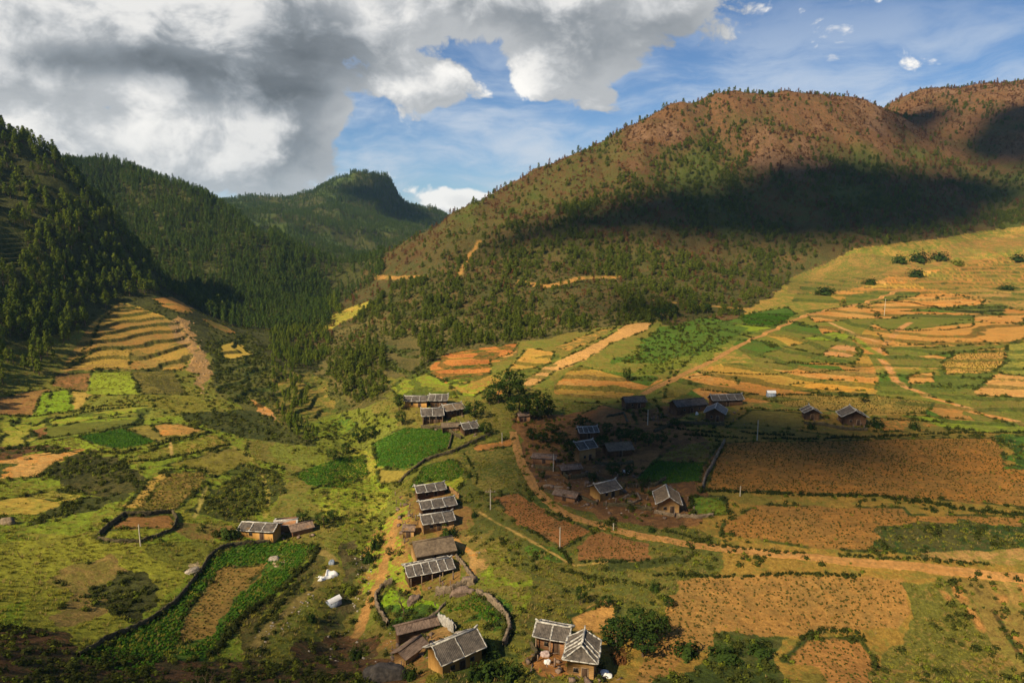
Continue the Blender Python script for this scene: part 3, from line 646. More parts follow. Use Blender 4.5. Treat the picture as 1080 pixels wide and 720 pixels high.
# ================================================================ ground object and its material
def ground_material():
    m = bpy.data.materials.new("ground_earth_and_grass"); m.use_nodes = True
    t = NT(m.node_tree); m.node_tree.nodes.clear()
    out = t.new('ShaderNodeOutputMaterial'); b = t.new('ShaderNodeBsdfPrincipled')
    b.inputs['Roughness'].default_value = 1.0; b.inputs['Specular IOR Level'].default_value = 0.08
    a = t.new('ShaderNodeAttribute', attribute_name='cover_a'); c = t.new('ShaderNodeAttribute', attribute_name='cover_b')
    pos = t.new('ShaderNodeTexCoord').outputs['Object']
    flat = t.vmath('MULTIPLY', pos, (1, 1, 0.6))
    n_big = t.noise(flat, 0.055, 4, 0.55, 0.3); n_mid = t.noise(flat, 0.32, 5, 0.62, 0.3); n_fine = t.noise(flat, 1.05, 5, 0.70); n_grain = t.noise(flat, 2.9, 4, 0.72)
    n_row = t.noise(t.vmath('MULTIPLY', pos, (0.16, 1.5, 0.5)), 1.0, 4, 0.6, 0.4)
    s = t.math('ADD', t.math('MULTIPLY', n_big, 0.30), t.math('ADD', t.math('MULTIPLY', n_mid, 0.38), t.math('MULTIPLY', n_fine, 0.32)))
    thr = t.lin(a.outputs['Alpha'], 0, 1, 0.66, 0.34)
    f = t.sstep(s, t.math('SUBTRACT', thr, 0.03), t.math('ADD', thr, 0.03))
    base = t.mix(f, a.outputs['Color'], c.outputs['Color'])
    # grain: clods, tufts, small stones
    rough = c.outputs['Alpha']
    g = t.lin(n_fine, 0.25, 0.75, 0.45, 1.60); g2 = t.lin(n_grain, 0.25, 0.75, 0.60, 1.42); g3 = t.lin(n_big, 0.3, 0.7, 0.86, 1.14)
    k = t.math('MULTIPLY', t.math('MULTIPLY', g, g2), g3)
    k = t.math('ADD', t.math('MULTIPLY', t.math('SUBTRACT', k, 1.0), t.math('ADD', t.math('MULTIPLY', rough, 0.60), 0.50)), 1.0)
    k = t.math('MULTIPLY', k, t.math('ADD', 1.0, t.math('MULTIPLY', t.math('SUBTRACT', t.sstep(n_row, 0.3, 0.7), 0.5), t.lin(rough, 0.4, 0.8, 0.42, 0.05))))
    comb = t.new('ShaderNodeCombineColor'); [t.link(k, comb.inputs[i]) for i in range(3)]
    colr = t.mix(1.0, base, comb.outputs[0], 'MULTIPLY')
    t.link(colr, b.inputs['Base Color'])
    bump = t.new('ShaderNodeBump'); bump.inputs['Distance'].default_value = 0.5
    h = t.math('ADD', t.math('MULTIPLY', n_fine, 0.7), t.math('MULTIPLY', n_grain, 0.35))
    t.link(h, bump.inputs['Height']); t.link(t.math('ADD', t.math('MULTIPLY', rough, 0.6), 0.3), bump.inputs['Strength'])
    t.link(bump.outputs[0], b.inputs['Normal'])
    t.link(b.outputs[0], out.inputs['Surface'])
    return m
def build_ground():
    nr, nt = N
    idx = np.arange(nr * nt).reshape(nr, nt)
    q = np.stack([idx[:-1, :-1], idx[:-1, 1:], idx[1:, 1:], idx[1:, :-1]], -1).reshape(-1, 4)
    V = np.stack([GX, GY, GZ], -1)
    me = mesh_np("ground", V, q[:, ::-1], smooth=True)
    a = me.attributes.new('cover_a', 'FLOAT_COLOR', 'POINT'); b = me.attributes.new('cover_b', 'FLOAT_COLOR', 'POINT')
    a.data.foreach_set('color', np.concatenate([CA, MIXR[..., None]], -1).astype(np.float32).ravel())
    b.data.foreach_set('color', np.concatenate([CB, RGH[..., None]], -1).astype(np.float32).ravel())
    o = link("ground", me, ground_material()); tag(o, kind='structure', label='terraced valley floor of fields, meadows and mountain slopes')
    return o
build_ground()
# ================================================================ plants
def leaf_mat(name, c1, c2, trans=0.25):
    m = bpy.data.materials.new(name); m.use_nodes = True
    t = NT(m.node_tree); m.node_tree.nodes.clear()
    out = t.new('ShaderNodeOutputMaterial')
    oi = t.new('ShaderNodeObjectInfo'); geo = t.new('ShaderNodeNewGeometry')
    r = oi.outputs['Random']
    n = t.noise(t.new('ShaderNodeTexCoord').outputs['Object'], 0.9, 3, 0.6)
    f = t.math('ADD', t.math('MULTIPLY', r, 0.65), t.math('MULTIPLY', t.sstep(n, 0.3, 0.7), 0.35))
    c = t.mix(f, rgba(c1), rgba(c2))
    k = t.math('ADD', 0.72, t.math('MULTIPLY', geo.outputs['Random Per Island'], 0.56))
    comb = t.new('ShaderNodeCombineColor'); [t.link(k, comb.inputs[i]) for i in range(3)]
    c = t.mix(1.0, c, comb.outputs[0], 'MULTIPLY')
    d = t.new('ShaderNodeBsdfDiffuse'); tr = t.new('ShaderNodeBsdfTranslucent'); mx = t.new('ShaderNodeMixShader')
    t.link(c, d.inputs[0]); t.link(c, tr.inputs[0]); mx.inputs[0].default_value = trans
    t.link(d.outputs[0], mx.inputs[1]); t.link(tr.outputs[0], mx.inputs[2]); t.link(mx.outputs[0], out.inputs[0])
    return m
def plain_mat(name, c1, c2, scale=3.0, rough=0.9, bump=0.3, stretch=(1, 1, 1), spec=0.2):
    m = bpy.data.materials.new(name); m.use_nodes = True
    t = NT(m.node_tree); b = m.node_tree.nodes['Principled BSDF']
    b.inputs['Roughness'].default_value = rough; b.inputs['Specular IOR Level'].default_value = spec
    p = t.vmath('MULTIPLY', t.new('ShaderNodeTexCoord').outputs['Object'], stretch)
    n = t.noise(p, scale, 5, 0.65); n2 = t.noise(p, scale * 0.2, 3, 0.6)
    f = t.sstep(t.math('ADD', t.math('MULTIPLY', n, 0.65), t.math('MULTIPLY', n2, 0.35)), 0.36, 0.64)
    t.link(t.mix(f, rgba(c1), rgba(c2)), b.inputs['Base Color'])
    bp = t.new('ShaderNodeBump'); bp.inputs['Strength'].default_value = bump; bp.inputs['Distance'].default_value = 0.1
    t.link(n, bp.inputs['Height']); t.link(bp.outputs[0], b.inputs['Normal'])
    return m
M = {}
M['pine'] = leaf_mat('pine_needles', (0.055, 0.098, 0.012), (0.185, 0.215, 0.022), 0.35)
M['pine_far'] = leaf_mat('conifer_needles', (0.040, 0.082, 0.014), (0.110, 0.155, 0.022), 0.35)
M['hillpine'] = leaf_mat('young_pine_needles', (0.055, 0.088, 0.013), (0.150, 0.170, 0.022), 0.33)
M['dry'] = leaf_mat('scorched_needles', (0.085, 0.036, 0.014), (0.20, 0.092, 0.034), 0.15)
M['broad'] = leaf_mat('broad_leaves', (0.022, 0.045, 0.010), (0.052, 0.080, 0.014))
M['shrub'] = leaf_mat('shrub_leaves', (0.030, 0.042, 0.010), (0.080, 0.085, 0.016))
M['shrub_light'] = leaf_mat('light_shrub_leaves', (0.09, 0.12, 0.013), (0.16, 0.17, 0.02))
M['hedge'] = leaf_mat('hedge_leaves', (0.022, 0.034, 0.009), (0.048, 0.056, 0.012))
M['crop'] = leaf_mat('crop_leaves', (0.040, 0.11, 0.010), (0.085, 0.17, 0.014))
M['crop_dry'] = leaf_mat('sparse_crop_leaves', (0.055, 0.060, 0.013), (0.110, 0.092, 0.020))
M['grass'] = leaf_mat('grass_blades', (0.13, 0.145, 0.018), (0.24, 0.20, 0.030))
M['drygrass'] = leaf_mat('dry_grass_blades', (0.20, 0.15, 0.05), (0.34, 0.24, 0.09))
M['bark'] = plain_mat('bark', (0.06, 0.04, 0.025), (0.13, 0.09, 0.055), 6, 0.95, 0.5, (1, 1, 0.2))
M['twig'] = plain_mat('bare_twigs', (0.10, 0.055, 0.04), (0.20, 0.12, 0.085), 6, 0.95, 0.3)

def leaf_quads(C, Nrm, size, rng, aspect=0.6):
    """one diamond leaf clump per centre, facing roughly along Nrm"""
    n = len(C); v = rng.normal(size=(n, 3)); Nn = Nrm / (np.linalg.norm(Nrm, axis=1, keepdims=True) + 1e-6)
    u = np.cross(Nn, v); u /= np.linalg.norm(u, axis=1, keepdims=True) + 1e-6; w = np.cross(Nn, u)
    s = (size * rng.uniform(0.65, 1.3, n))[:, None]
    lift = Nn * s * 0.22
    V = np.stack([C - u * s * 0.5, C - w * s * 0.5 * aspect + lift, C + u * s * 0.5, C + w * s * 0.5 * aspect + lift * 0.4], 1)
    return V.reshape(-1, 3), np.arange(n * 4).reshape(-1, 4)
def tube(points, radii, k=5):
    P = np.array(points, float); V = []; Q = []
    for i, (p, r) in enumerate(zip(P, radii)):
        d = P[min(i + 1, len(P) - 1)] - P[max(i - 1, 0)]; d /= np.linalg.norm(d) + 1e-9
        a = np.cross(d, (0.3, 0.9, 0.2)); a /= np.linalg.norm(a) + 1e-9; b = np.cross(d, a)
        for j in range(k):
            t = 2 * math.pi * j / k; V.append(p + r * (math.cos(t) * a + math.sin(t) * b))
    for i in range(len(P) - 1):
        for j in range(k):
            Q.append((i * k + j, i * k + (j + 1) % k, (i + 1) * k + (j + 1) % k, (i + 1) * k + j))
    return np.array(V), np.array(Q)
def cat(parts):
    V = []; Q = []; o = 0
    for v, q in parts:
        V.append(v); Q.append(np.asarray(q) + o); o += len(v)
    return np.concatenate(V), np.concatenate(Q)
def trunk_geo(h, r, rng, limbs=4, lean=0.05):
    pts = [(0, 0, -0.6)]; x = y = 0
    for i in range(1, 6):
        x += rng.normal() * lean * h / 5; y += rng.normal() * lean * h / 5; pts.append((x, y, h * i / 5))
    parts = [tube(pts, np.linspace(r * 1.25, r * 0.22, 6))]
    for k in range(limbs):
        i = rng.integers(2, 5); p = np.array(pts[i]); a = rng.uniform(0, 6.28); L = h * rng.uniform(0.16, 0.30)
        q = p + np.array((math.cos(a) * L, math.sin(a) * L, L * rng.uniform(0.25, 0.8)))
        parts.append(tube([p, (p + q) / 2 + np.array((0, 0, -0.05 * L)), q], [r * 0.45, r * 0.3, r * 0.1], 4))
    return cat(parts)
def pine_crown(h, w, rng, n_cl=34, per=9, size=0.75, base=0.28, top=0.35):
    """irregular pine crown: needle clumps on tiers, open between the tiers"""
    C = []; Nn = []
    for k in range(n_cl):
        f = (k + rng.uniform(0, 1)) / n_cl; z = h * (base + (1 - base) * f)
        rad = w * (1 - f ** 1.6 * (1 - top * 0.5)) * rng.uniform(0.35, 1.0) * (0.55 + 0.45 * min(1, f / 0.18))
        a = k * 2.4 + rng.normal() * 0.5; c = np.array((math.cos(a) * rad, math.sin(a) * rad, z))
        s = size * rng.uniform(0.8, 1.35) * (1.15 - 0.45 * f)
        d = rng.normal(size=(per, 3)) * np.array((1, 1, 0.55)); d /= np.linalg.norm(d, axis=1, keepdims=True)
        C.append(c + d * s * rng.uniform(0.35, 1.0, (per, 1)))
        Nn.append(d * 0.8 + np.array((math.cos(a), math.sin(a), 0.9)) * 0.6)
    return leaf_quads(np.concatenate(C), np.concatenate(Nn), size * 1.05, rng)
def round_crown(h, w, rng, n_cl=46, per=14, size=0.8, base=0.2):
    C = []; Nn = []; cz = h * (base + (1 - base) * 0.5); hz = h * (1 - base) * 0.5
    lob = [rng.normal(size=3) for _ in range(6)]; lob = [l / np.linalg.norm(l) for l in lob]
    for k in range(n_cl):
        d = rng.normal(size=3); d /= np.linalg.norm(d)
        b = 0.72 + 0.42 * max(0, max(float(d @ l) for l in lob)) ** 3
        rr = rng.uniform(0.45, 1.0) ** 0.5 * b
        c = np.array((d[0] * w * rr, d[1] * w * rr, cz + d[2] * hz * rr))
        e = rng.normal(size=(per, 3)); e /= np.linalg.norm(e, axis=1, keepdims=True)
        C.append(c + e * size * rng.uniform(0.4, 1.15, (per, 1))); Nn.append(e * 0.8 + d * 0.7 + np.array((0, 0, 0.25)))
    return leaf_quads(np.concatenate(C), np.concatenate(Nn), size * 0.72, rng)
def bush_geo(w, h, rng, n=70, size=0.35):
    d = rng.normal(size=(n, 3)); d[:, 2] = np.abs(d[:, 2]); d /= np.linalg.norm(d, axis=1, keepdims=True)
    rr = rng.uniform(0.45, 1.0, (n, 1)) * (0.8 + 0.35 * np.sin(d[:, :1] * 5 + d[:, 1:2] * 4))
    return leaf_quads(d * rr * np.array((w, w, h)), d + np.array((0, 0, 0.3)), size, rng, 0.75)
def tuft_geo(w, h, rng, n=9, wid=0.10):
    a = rng.uniform(0, 6.28, n); r = rng.uniform(0, w, n); b = np.stack([np.cos(a) * r, np.sin(a) * r, np.full(n, -0.05)], 1)
    t = b + np.stack([np.cos(a) * w * 0.7, np.sin(a) * w * 0.7, h * rng.uniform(0.6, 1.1, n)], 1)
    s = np.stack([-np.sin(a), np.cos(a), 0 * a], 1) * wid
    V = np.stack([b - s, b + s, t + s * 0.3, t - s * 0.3], 1).reshape(-1, 3)
    return V, np.arange(n * 4).reshape(-1, 4)

_GNC = {}
def gn_tree(nvar):
    """points of the mesh become copies of the plant shapes kept in the same mesh"""
    if nvar in _GNC: return _GNC[nvar]
    g = bpy.data.node_groups.new("plant_scatter_%d" % nvar, 'GeometryNodeTree'); _GNC[nvar] = g
    g.interface.new_socket("Geometry", in_out='INPUT', socket_type='NodeSocketGeometry'); g.interface.new_socket("Geometry", in_out='OUTPUT', socket_type='NodeSocketGeometry')
    n = g.nodes; l = g.links; gi = n.new('NodeGroupInput'); go = n.new('NodeGroupOutput')
    def attr(nm, ty):
        a = n.new('GeometryNodeInputNamedAttribute'); a.data_type = ty; a.inputs[0].default_value = nm; return a.outputs[0]
    sep = n.new('GeometryNodeSeparateGeometry'); sep.domain = 'POINT'; l.new(gi.outputs[0], sep.inputs[0]); l.new(attr('spot', 'BOOLEAN'), sep.inputs[1])
    join = n.new('GeometryNodeJoinGeometry'); outs = []
    vid = attr('kind_index', 'INT')
    for k in range(nvar):
        c = n.new('FunctionNodeCompare'); c.data_type = 'INT'; c.operation = 'EQUAL'; l.new(vid, c.inputs[2]); c.inputs[3].default_value = k
        s2 = n.new('GeometryNodeSeparateGeometry'); s2.domain = 'POINT'; l.new(sep.outputs[1], s2.inputs[0]); l.new(c.outputs[0], s2.inputs[1])
        t = n.new('GeometryNodeGeometryToInstance'); l.new(s2.outputs[0], t.inputs[0]); outs.append(t)
    for t in reversed(outs): l.new(t.outputs[0], join.inputs[0])
    ip = n.new('GeometryNodeInstanceOnPoints'); l.new(sep.outputs[0], ip.inputs['Points']); l.new(join.outputs[0], ip.inputs['Instance'])
    ip.inputs['Pick Instance'].default_value = True; l.new(vid, ip.inputs['Instance Index'])
    e2r = n.new('FunctionNodeEulerToRotation'); l.new(attr('turn', 'FLOAT_VECTOR'), e2r.inputs[0]); l.new(e2r.outputs[0], ip.inputs['Rotation'])
    l.new(attr('grow', 'FLOAT_VECTOR'), ip.inputs['Scale'])
    l.new(ip.outputs[0], go.inputs[0])
    return g
def scatter(name, variants, P, scale, label, mats, tilt=0.06, hvar=0.15, kind='stuff', rng=RNG, pick=None):
    """variants: list of lists of (V, Q, material index)"""
    V = []; Q = []; mi = []; vid = []; o = 0
    for k, parts in enumerate(variants):
        for v, q, m in parts:
            V.append(v); Q.append(np.asarray(q) + o); mi.append(np.full(len(q), m)); vid.append(np.full(len(v), k)); o += len(v)
    n = len(P); V.append(P); vid.append(rng.integers(0, len(variants), n) if pick is None else pick)
    me = mesh_np(name, np.concatenate(V), np.concatenate(Q))
    for m in mats: me.materials.append(m)
    me.polygons.foreach_set('material_index', np.concatenate(mi).astype(np.int32))
    spot = np.zeros(o + n, bool); spot[o:] = True
    a = me.attributes.new('spot', 'BOOLEAN', 'POINT'); a.data.foreach_set('value', spot)
    a = me.attributes.new('kind_index', 'INT', 'POINT'); a.data.foreach_set('value', np.concatenate(vid).astype(np.int32))
    tr = np.zeros((o + n, 3), np.float32); tr[o:, 0] = rng.normal(size=n) * tilt; tr[o:, 1] = rng.normal(size=n) * tilt; tr[o:, 2] = rng.uniform(0, 6.283, n)
    a = me.attributes.new('turn', 'FLOAT_VECTOR', 'POINT'); a.data.foreach_set('vector', tr.ravel())
    gr = np.ones((o + n, 3), np.float32); gr[o:] = np.asarray(scale, np.float32).reshape(-1, 1); gr[o:, 2] *= rng.uniform(1 - hvar, 1 + hvar, n)
    a = me.attributes.new('grow', 'FLOAT_VECTOR', 'POINT'); a.data.foreach_set('vector', gr.ravel())
    ob = link(name, me); md = ob.modifiers.new('scatter', 'NODES'); md.node_group = gn_tree(len(variants))
    tag(ob, label, kind=kind); return ob

# --- where plants may stand
_dr = np.gradient(RR)[:, None]; _dt = np.gradient(TH)[None, :]
AREA = GR * _dr * _dt
BARE = (CA[..., 0] > 0.30)
def zmask(s, y0, y1):
    return inpoly(QX, QY, pp(s)) & (GY > y0) & (GY < y1)
def sow(dens, margin=0.012, rng=RNG, up=4.0):
    """random points on the ground, dens per square metre"""
    lam = np.where((np.abs(GT) < 0.72) & (GR > 60), dens, 0) * AREA
    c = rng.poisson(lam); i, j = np.nonzero(c); k = c[i, j]; i = np.repeat(i, k); j = np.repeat(j, k)
    r = RR[i] + rng.uniform(-.5, .5, len(i)) * _dr[i, 0]; th = TH[j] + rng.uniform(-.5, .5, len(j)) * _dt[0, j]
    x, y = r * np.sin(th), r * np.cos(th); z = ground(x, y)
    ok = seen(x, y, z + up, margin)
    return np.stack([x, y, z], 1)[ok]
# ================================================================ forests
rg = np.random.default_rng(11)
def pine_variant(h, w, mi_leaf=0, mi_bark=1, **k):
    return [(*pine_crown(h, w, rg, **k), mi_leaf), (*trunk_geo(h * 0.9, 0.14 + h * 0.008, rg, 3), mi_bark)]
PINES = [pine_variant(10, 2.5), pine_variant(11.5, 2.3, n_cl=38), pine_variant(8.5, 2.6), pine_variant(9.5, 2.0, base=0.35), pine_variant(7, 2.3, n_cl=26)]
LOWP = [pine_variant(10, 2.0, n_cl=20, per=6, size=1.0, base=0.12, top=0.5), pine_variant(11, 1.8, n_cl=22, per=6, size=0.95, base=0.15, top=0.3), pine_variant(8.5, 2.1, n_cl=18, per=6, size=1.0, base=0.1, top=0.6)]
clump = sst(fbm(GX, GY, 38, 3), -0.35, 0.25)
# left hillside
d = np.zeros(N)
m = zmask("-30,120 60,165 120,215 160,260 160,300 290,350 340,300 360,330 345,352 310,365 270,352 240,345 205,325 170,312 128,314 95,340 70,372 40,400 0,425 -40,430", 235, 560) & ~BARE & (GZ > -62)
m &= ~(zmask("-30,205 27,215 30,223 -10,220", 300, 470) | zmask("-30,234 22,246 30,270 22,284 -30,284", 300, 470) | zmask("95,342 130,315 175,308 210,322 262,350 275,375 215,372 190,345", 200, 520))
d[m] = 0.085
P_left = sow(d * (0.45 + 0.75 * clump))
# wooded knoll and gully by the stream
d[:] = 0
m = zmask("285,352 300,342 330,338 350,355 348,375 330,390 300,385 285,372", 290, 600)
d[m] = 0.13
m = zmask("285,380 310,385 325,410 325,450 345,460 325,468 300,455 288,425", 200, 420); d[m] = 0.055
m = zmask("345,405 375,430 390,445 375,452 350,430", 200, 400); d[m] = 0.03
P_knoll = sow(d)
P_near = np.concatenate([P_left, P_knoll])
S_near = np.random.default_rng(5).uniform(0.55, 1.0, len(P_near)); S_near[len(P_left):] *= 0.58
show = S_near / P_near[:, 1] * (np.abs(P_near[:, 0]) < 0.78 * P_near[:, 1])
order = np.argsort(-show); ind = order[:300]; rest = order[300:]
def shared(nm, geo, mat, smooth=False): 
    me = mesh_np(nm, geo[0], geo[1]); me.materials.append(mat); return me
pm = [(shared("crown", (v[0][0], v[0][1]), M['pine']), shared("trunk", (v[1][0], v[1][1]), M['bark'])) for v in PINES]
for k in ind:
    t = empty("pine_tree", P_near[k], rg.uniform(0, 6.28)); s = S_near[k]; t.scale = (s, s, s * rg.uniform(0.9, 1.15))
    far_knoll = k >= len(P_left)
    tag(t, "dark pine tree on the wooded gully and knoll beside the stream" if far_knoll else "green pine tree in the nearest rows of the wooded slope at the left edge", "tree", "pines by the stream gully" if far_knoll else "pines on the left slope")
    c, b = pm[k % len(pm)]
    link("crown", c, parent=t); link("trunk", b, parent=t)
scatter("pine_forest", PINES, P_near[rest], S_near[rest], "pine forest covering the left slope", [M['pine'], M['bark']])
# conifers on the middle mountain
d[:] = 0
m = zmask("60,170 140,165 220,195 270,245 310,268 348,300 350,340 345,355 300,360 250,352 200,330 160,312 130,300 90,240", 455, 900) & ~BARE
d[m] = 0.115
Pm = sow(d * (0.7 + 0.4 * clump), up=7); scatter("conifer_forest", LOWP, Pm, np.random.default_rng(6).uniform(0.45, 0.85, len(Pm)), "dense dark conifer forest on the mountain left of centre", [M['pine_far'], M['bark']])
# far ridges
d[:] = 0
m = (GY > 780) & (PX < 520) & (GY < 2000) & ((GX < -60) | (GY > 1000)); d[m] = 0.030
d[(GY > 590) & (GY <= 800) & (PX < 405) & (PX > 285) & (GX < -60) & ~BARE] = 0.06
Pf = sow(d * (0.35 + 0.9 * sst(fbm(GX, GY, 120, 3), -0.4, 0.1)), up=9); scatter("distant_forest", LOWP, Pf, np.random.default_rng(6).uniform(0.55, 1.0, len(Pf)), "distant forest on the far blue green ridges", [M['pine_far'], M['bark']])
# wooded foot of the right hill, with the two dirt cuts left open
hp = [pine_variant(5.2, 2.0, n_cl=24, per=8, size=0.75, base=0.14, top=0.7), pine_variant(4.4, 2.1, n_cl=22, per=8, size=0.75, base=0.06, top=0.8), pine_variant(6.6, 1.9, n_cl=26, per=8, size=0.7, base=0.22, top=0.6), pine_variant(3.4, 2.0, n_cl=18, per=8, size=0.75, base=0.02, top=0.8)]
gpat = fbm(GX, GY, 75, 5)
cl2 = 0.55 + 1.6 * sst(fbm(GX + 11, GY + 57, 26, 3), -0.12, 0.42)
BARE = BARE | ((RGH <= 0.7) & (LEVEL + (GY < 900) > 0) & (GZ < 20) & (PX > 800)) | (LEVEL > 0)
FOOT = (GY > 330) & (GY < 470) & (PX > 395) & (PX < 850) & (PY < 352)
d[:] = 0
m = (right | (GY > 280)) & ~BARE & zmask("345,395 360,350 395,318 420,298 540,288 700,300 760,290 840,272 850,290 830,318 770,318 730,335 690,340 640,345 560,358 482,368 446,388 412,402 400,430 370,425", 280, 620)
d[m] = (0.075 * sst(gpat, -0.35, 0.15) + 0.018)[m]
m = right & ~BARE & zmask("470,290 500,262 600,235 700,215 760,180 830,165 930,172 1090,200 1100,245 1000,256 930,262 840,275 740,300 600,296", 470, 760); d[m] = (0.070 * sst(gpat, -0.5, 0.1) + 0.015)[m]
m = right & ~BARE & zmask("500,255 560,225 650,185 740,140 800,125 880,150 850,168 750,195 660,220 600,235", 560, 800); d[m] = (0.085 * sst(gpat, -0.35, 0.12) + 0.010)[m]
m = right & zmask("930,150 1000,165 1100,200 1100,225 1040,205 960,180", 600, 900); d[m] = 0.03
m = right & ~BARE & (d == 0) & (GY < 1100); d[m] = (0.022 * sst(gpat, -0.1, 0.35) + 0.002)[m]
m = FOOT & ~right & ~BARE & (CA[..., 1] > 0.6 * CA[..., 0]); d[m] = (0.020 * sst(gpat, -0.2, 0.3))[m]
Ph = sow(d * cl2); Sh = np.random.default_rng(8).uniform(0, 1, len(Ph)) ** 1.8 * 0.75 + 0.38
order = np.argsort(-Sh / Ph[:, 1]); ind, rest = order[:300], order[300:]
hm = [(shared("crown", (v[0][0], v[0][1]), M['hillpine']), shared("trunk", (v[1][0], v[1][1]), M['bark'])) for v in hp]
for k in ind:
    t = empty("young_pine_tree", Ph[k], rg.uniform(0, 6.28)); s = Sh[k]; t.scale = (s, s, s)
    tag(t, "small green pine among the scrub at the foot of the brown hill", "tree", "young pines at the foot of the right hill")
    c, b = hm[k % len(hm)]; link("crown", c, parent=t); link("trunk", b, parent=t)
scatter("young_pine_forest", hp, Ph[rest], Sh[rest], "young pines covering the shaded middle of the right hill", [M['hillpine'], M['bark']])
# scorched trees and brush higher up
dp = [pine_variant(4.2, 1.6, n_cl=15, per=7, size=0.7, base=0.1, top=0.7), pine_variant(5.8, 1.3, n_cl=15, per=7, size=0.6, base=0.3, top=0.5), [(*bush_geo(1.6, 1.5, rg, 60, 0.7), 0)], [(*bush_geo(1.2, 1.0, rg, 50, 0.6), 0)]]
d[:] = 0
m = right & ~BARE & (GY < 1250); d[m] = (0.150 * (0.15 + 0.85 * sst(GZ + PATCH * 50, -45, 20)) * (0.30 + sst(-gpat, -0.3, 0.3)))[m]
Pd = sow(d * (0.3 + 1.1 * sst(fbm(GX - 91, GY + 7, 18, 3), -0.2, 0.4))); Sd = np.random.default_rng(9).uniform(0, 1, len(Pd)) ** 2.2 * 0.9 + 0.28; pick = np.random.default_rng(10).choice(4, len(Pd), p=[.10, .07, .40, .43])
tall = np.nonzero(pick < 2)[0]; order = tall[np.argsort(-Sd[tall] / Pd[tall, 1])][:300]
dm = [(shared("crown", (v[0][0], v[0][1]), M['dry']), shared("trunk", (v[1][0], v[1][1]), M['bark'])) for v in dp[:2]]
for k in order:
    t = empty("scorched_tree", Pd[k], rg.uniform(0, 6.28)); s = Sd[k]; t.scale = (s, s, s)
    tag(t, "rust brown scorched tree on the lower slopes of the right hill", "tree", "scorched trees on the right hill")
    c, b = dm[pick[k]]; link("crown", c, parent=t); link("trunk", b, parent=t)
keep = np.ones(len(Pd), bool); keep[order] = False
scatter("scorched_brush", dp, Pd[keep], Sd[keep], "rust brown scorched trees and brush on the upper right hill", [M['dry'], M['bark']], pick=pick[keep])
print("trees", len(P_left), len(P_knoll), len(Pm), len(Pf), len(Ph), len(Pd))
# ================================================================ clouds out of view behind the viewer, shaped to throw shade on the valley
def cloud_mat():
    m = bpy.data.materials.new("cloud_white"); m.use_nodes = True
    b = m.node_tree.nodes['Principled BSDF']; b.inputs['Base Color'].default_value = (0.85, 0.86, 0.88, 1); b.inputs['Roughness'].default_value = 1; b.inputs['Specular IOR Level'].default_value = 0
    return m
M['cloud'] = cloud_mat()
def ico(sub):
    import bmesh
    bm = bmesh.new(); bmesh.ops.create_icosphere(bm, subdivisions=sub, radius=1)
    V = np.array([v.co[:] for v in bm.verts]); T = np.array([[v.index for v in f.verts] for f in bm.faces]); bm.free(); return V, T
ICO2 = ico(2); ICO3 = ico(3)
def cloud_over(poly, label, H=2300.0, puff=(0.55, 1.0), seed=1, gap=0.0):
    rng = np.random.default_rng(seed); P = np.array(pp(poly))
    # where the shaded ground lies, followed up the sunbeams to cloud height
    (x0, y0), (x1, y1) = P.min(0), P.max(0); gx, gy = np.meshgrid(np.linspace(x0, x1, 46), np.linspace(y0, y1, 46))
    ins = inpoly(gx, gy, P); pts = []
    for a, b in zip(gx[ins], gy[ins]):
        p = at(a, b)
        if p is not None: pts.append(p)
    pts = np.array(pts); s = (H - pts[:, 2]) / SUN[2]; C = pts + SUN * s[:, None]
    # edge distance: keep the puffs inside the outline
    ed = []
    for k, (a, b) in enumerate(zip(P, np.roll(P, -1, 0))):
        for t in np.linspace(0, 1, 12, endpoint=False):
            q = at(*(a + (b - a) * t))
            if q is not None: ed.append(q + SUN * ((H - q[2]) / SUN[2]))
    ed = np.array(ed)
    V = []; T = []; o = 0; cover = []
    order = rng.permutation(len(C)); d_all = np.sqrt(((C[:, None, :2] - ed[None, :, :2]) ** 2).sum(-1)).min(1)
    order = order[np.argsort(-d_all[order])]
    for k in order:
        d = d_all[k]; r = np.clip(d * 1.05, 4, 60) * rng.uniform(0.85, 1.1)
        if any((C[k, 0] - c[0]) ** 2 + (C[k, 1] - c[1]) ** 2 < (0.42 * c[2]) ** 2 for c in cover): continue
        if d < min(5, 0.35 * d_all.max()): continue
        cover.append((C[k, 0], C[k, 1], r))
        v = ICO2[0] * (1 + 0.16 * np.sin(ICO2[0][:, :1] * 5 + seed) + 0.12 * np.sin(ICO2[0][:, 1:2] * 7 + k))
        V.append(v * np.array((r, r, r * rng.uniform(0.45, 0.75))) + C[k] + np.array((0, 0, rng.normal() * r * 0.15))); T.append(ICO2[1] + o); o += len(v)
    me = mesh_np("cloud", np.concatenate(V), tris=np.concatenate(T), smooth=True)
    ob = link("cloud", me, M['cloud']); tag(ob, label, kind='structure'); return ob
cloud_over("492,272 535,246 600,225 680,206 760,196 800,174 850,168 930,178 1010,184 1100,196 1100,210 1052,214 1042,236 1000,246 930,250 850,250 790,252 740,252 680,248 620,250 560,256 520,268", "long cloud whose shadow lies across the middle of the right hill", seed=2)
cloud_over("545,445 600,420 640,413 700,408 780,420 850,434 930,448 1010,455 990,480 965,505 950,536 905,528 860,512 800,492 765,520 740,545 700,545 660,530 620,540 590,520 560,500 548,470", "cloud shading the farmsteads in the middle of the valley", seed=3)
cloud_over("-60,640 0,650 60,665 120,672 210,655 260,648 330,690 400,696 420,760 -60,760", "added unseen cloud shading the near slope at lower left", seed=4)  # added out of view to darken the near slope
cloud_over("60,150 110,215 150,262 165,300 130,300 95,262 66,205", "small added unseen cloud shading the steep spur on the left", seed=5)  # added out of view to deepen the spur's own shade
cloud_over("365,200 390,191 415,204 450,226 470,232 440,238 410,226 385,215", "cloud shading the rounded far summit", seed=6)
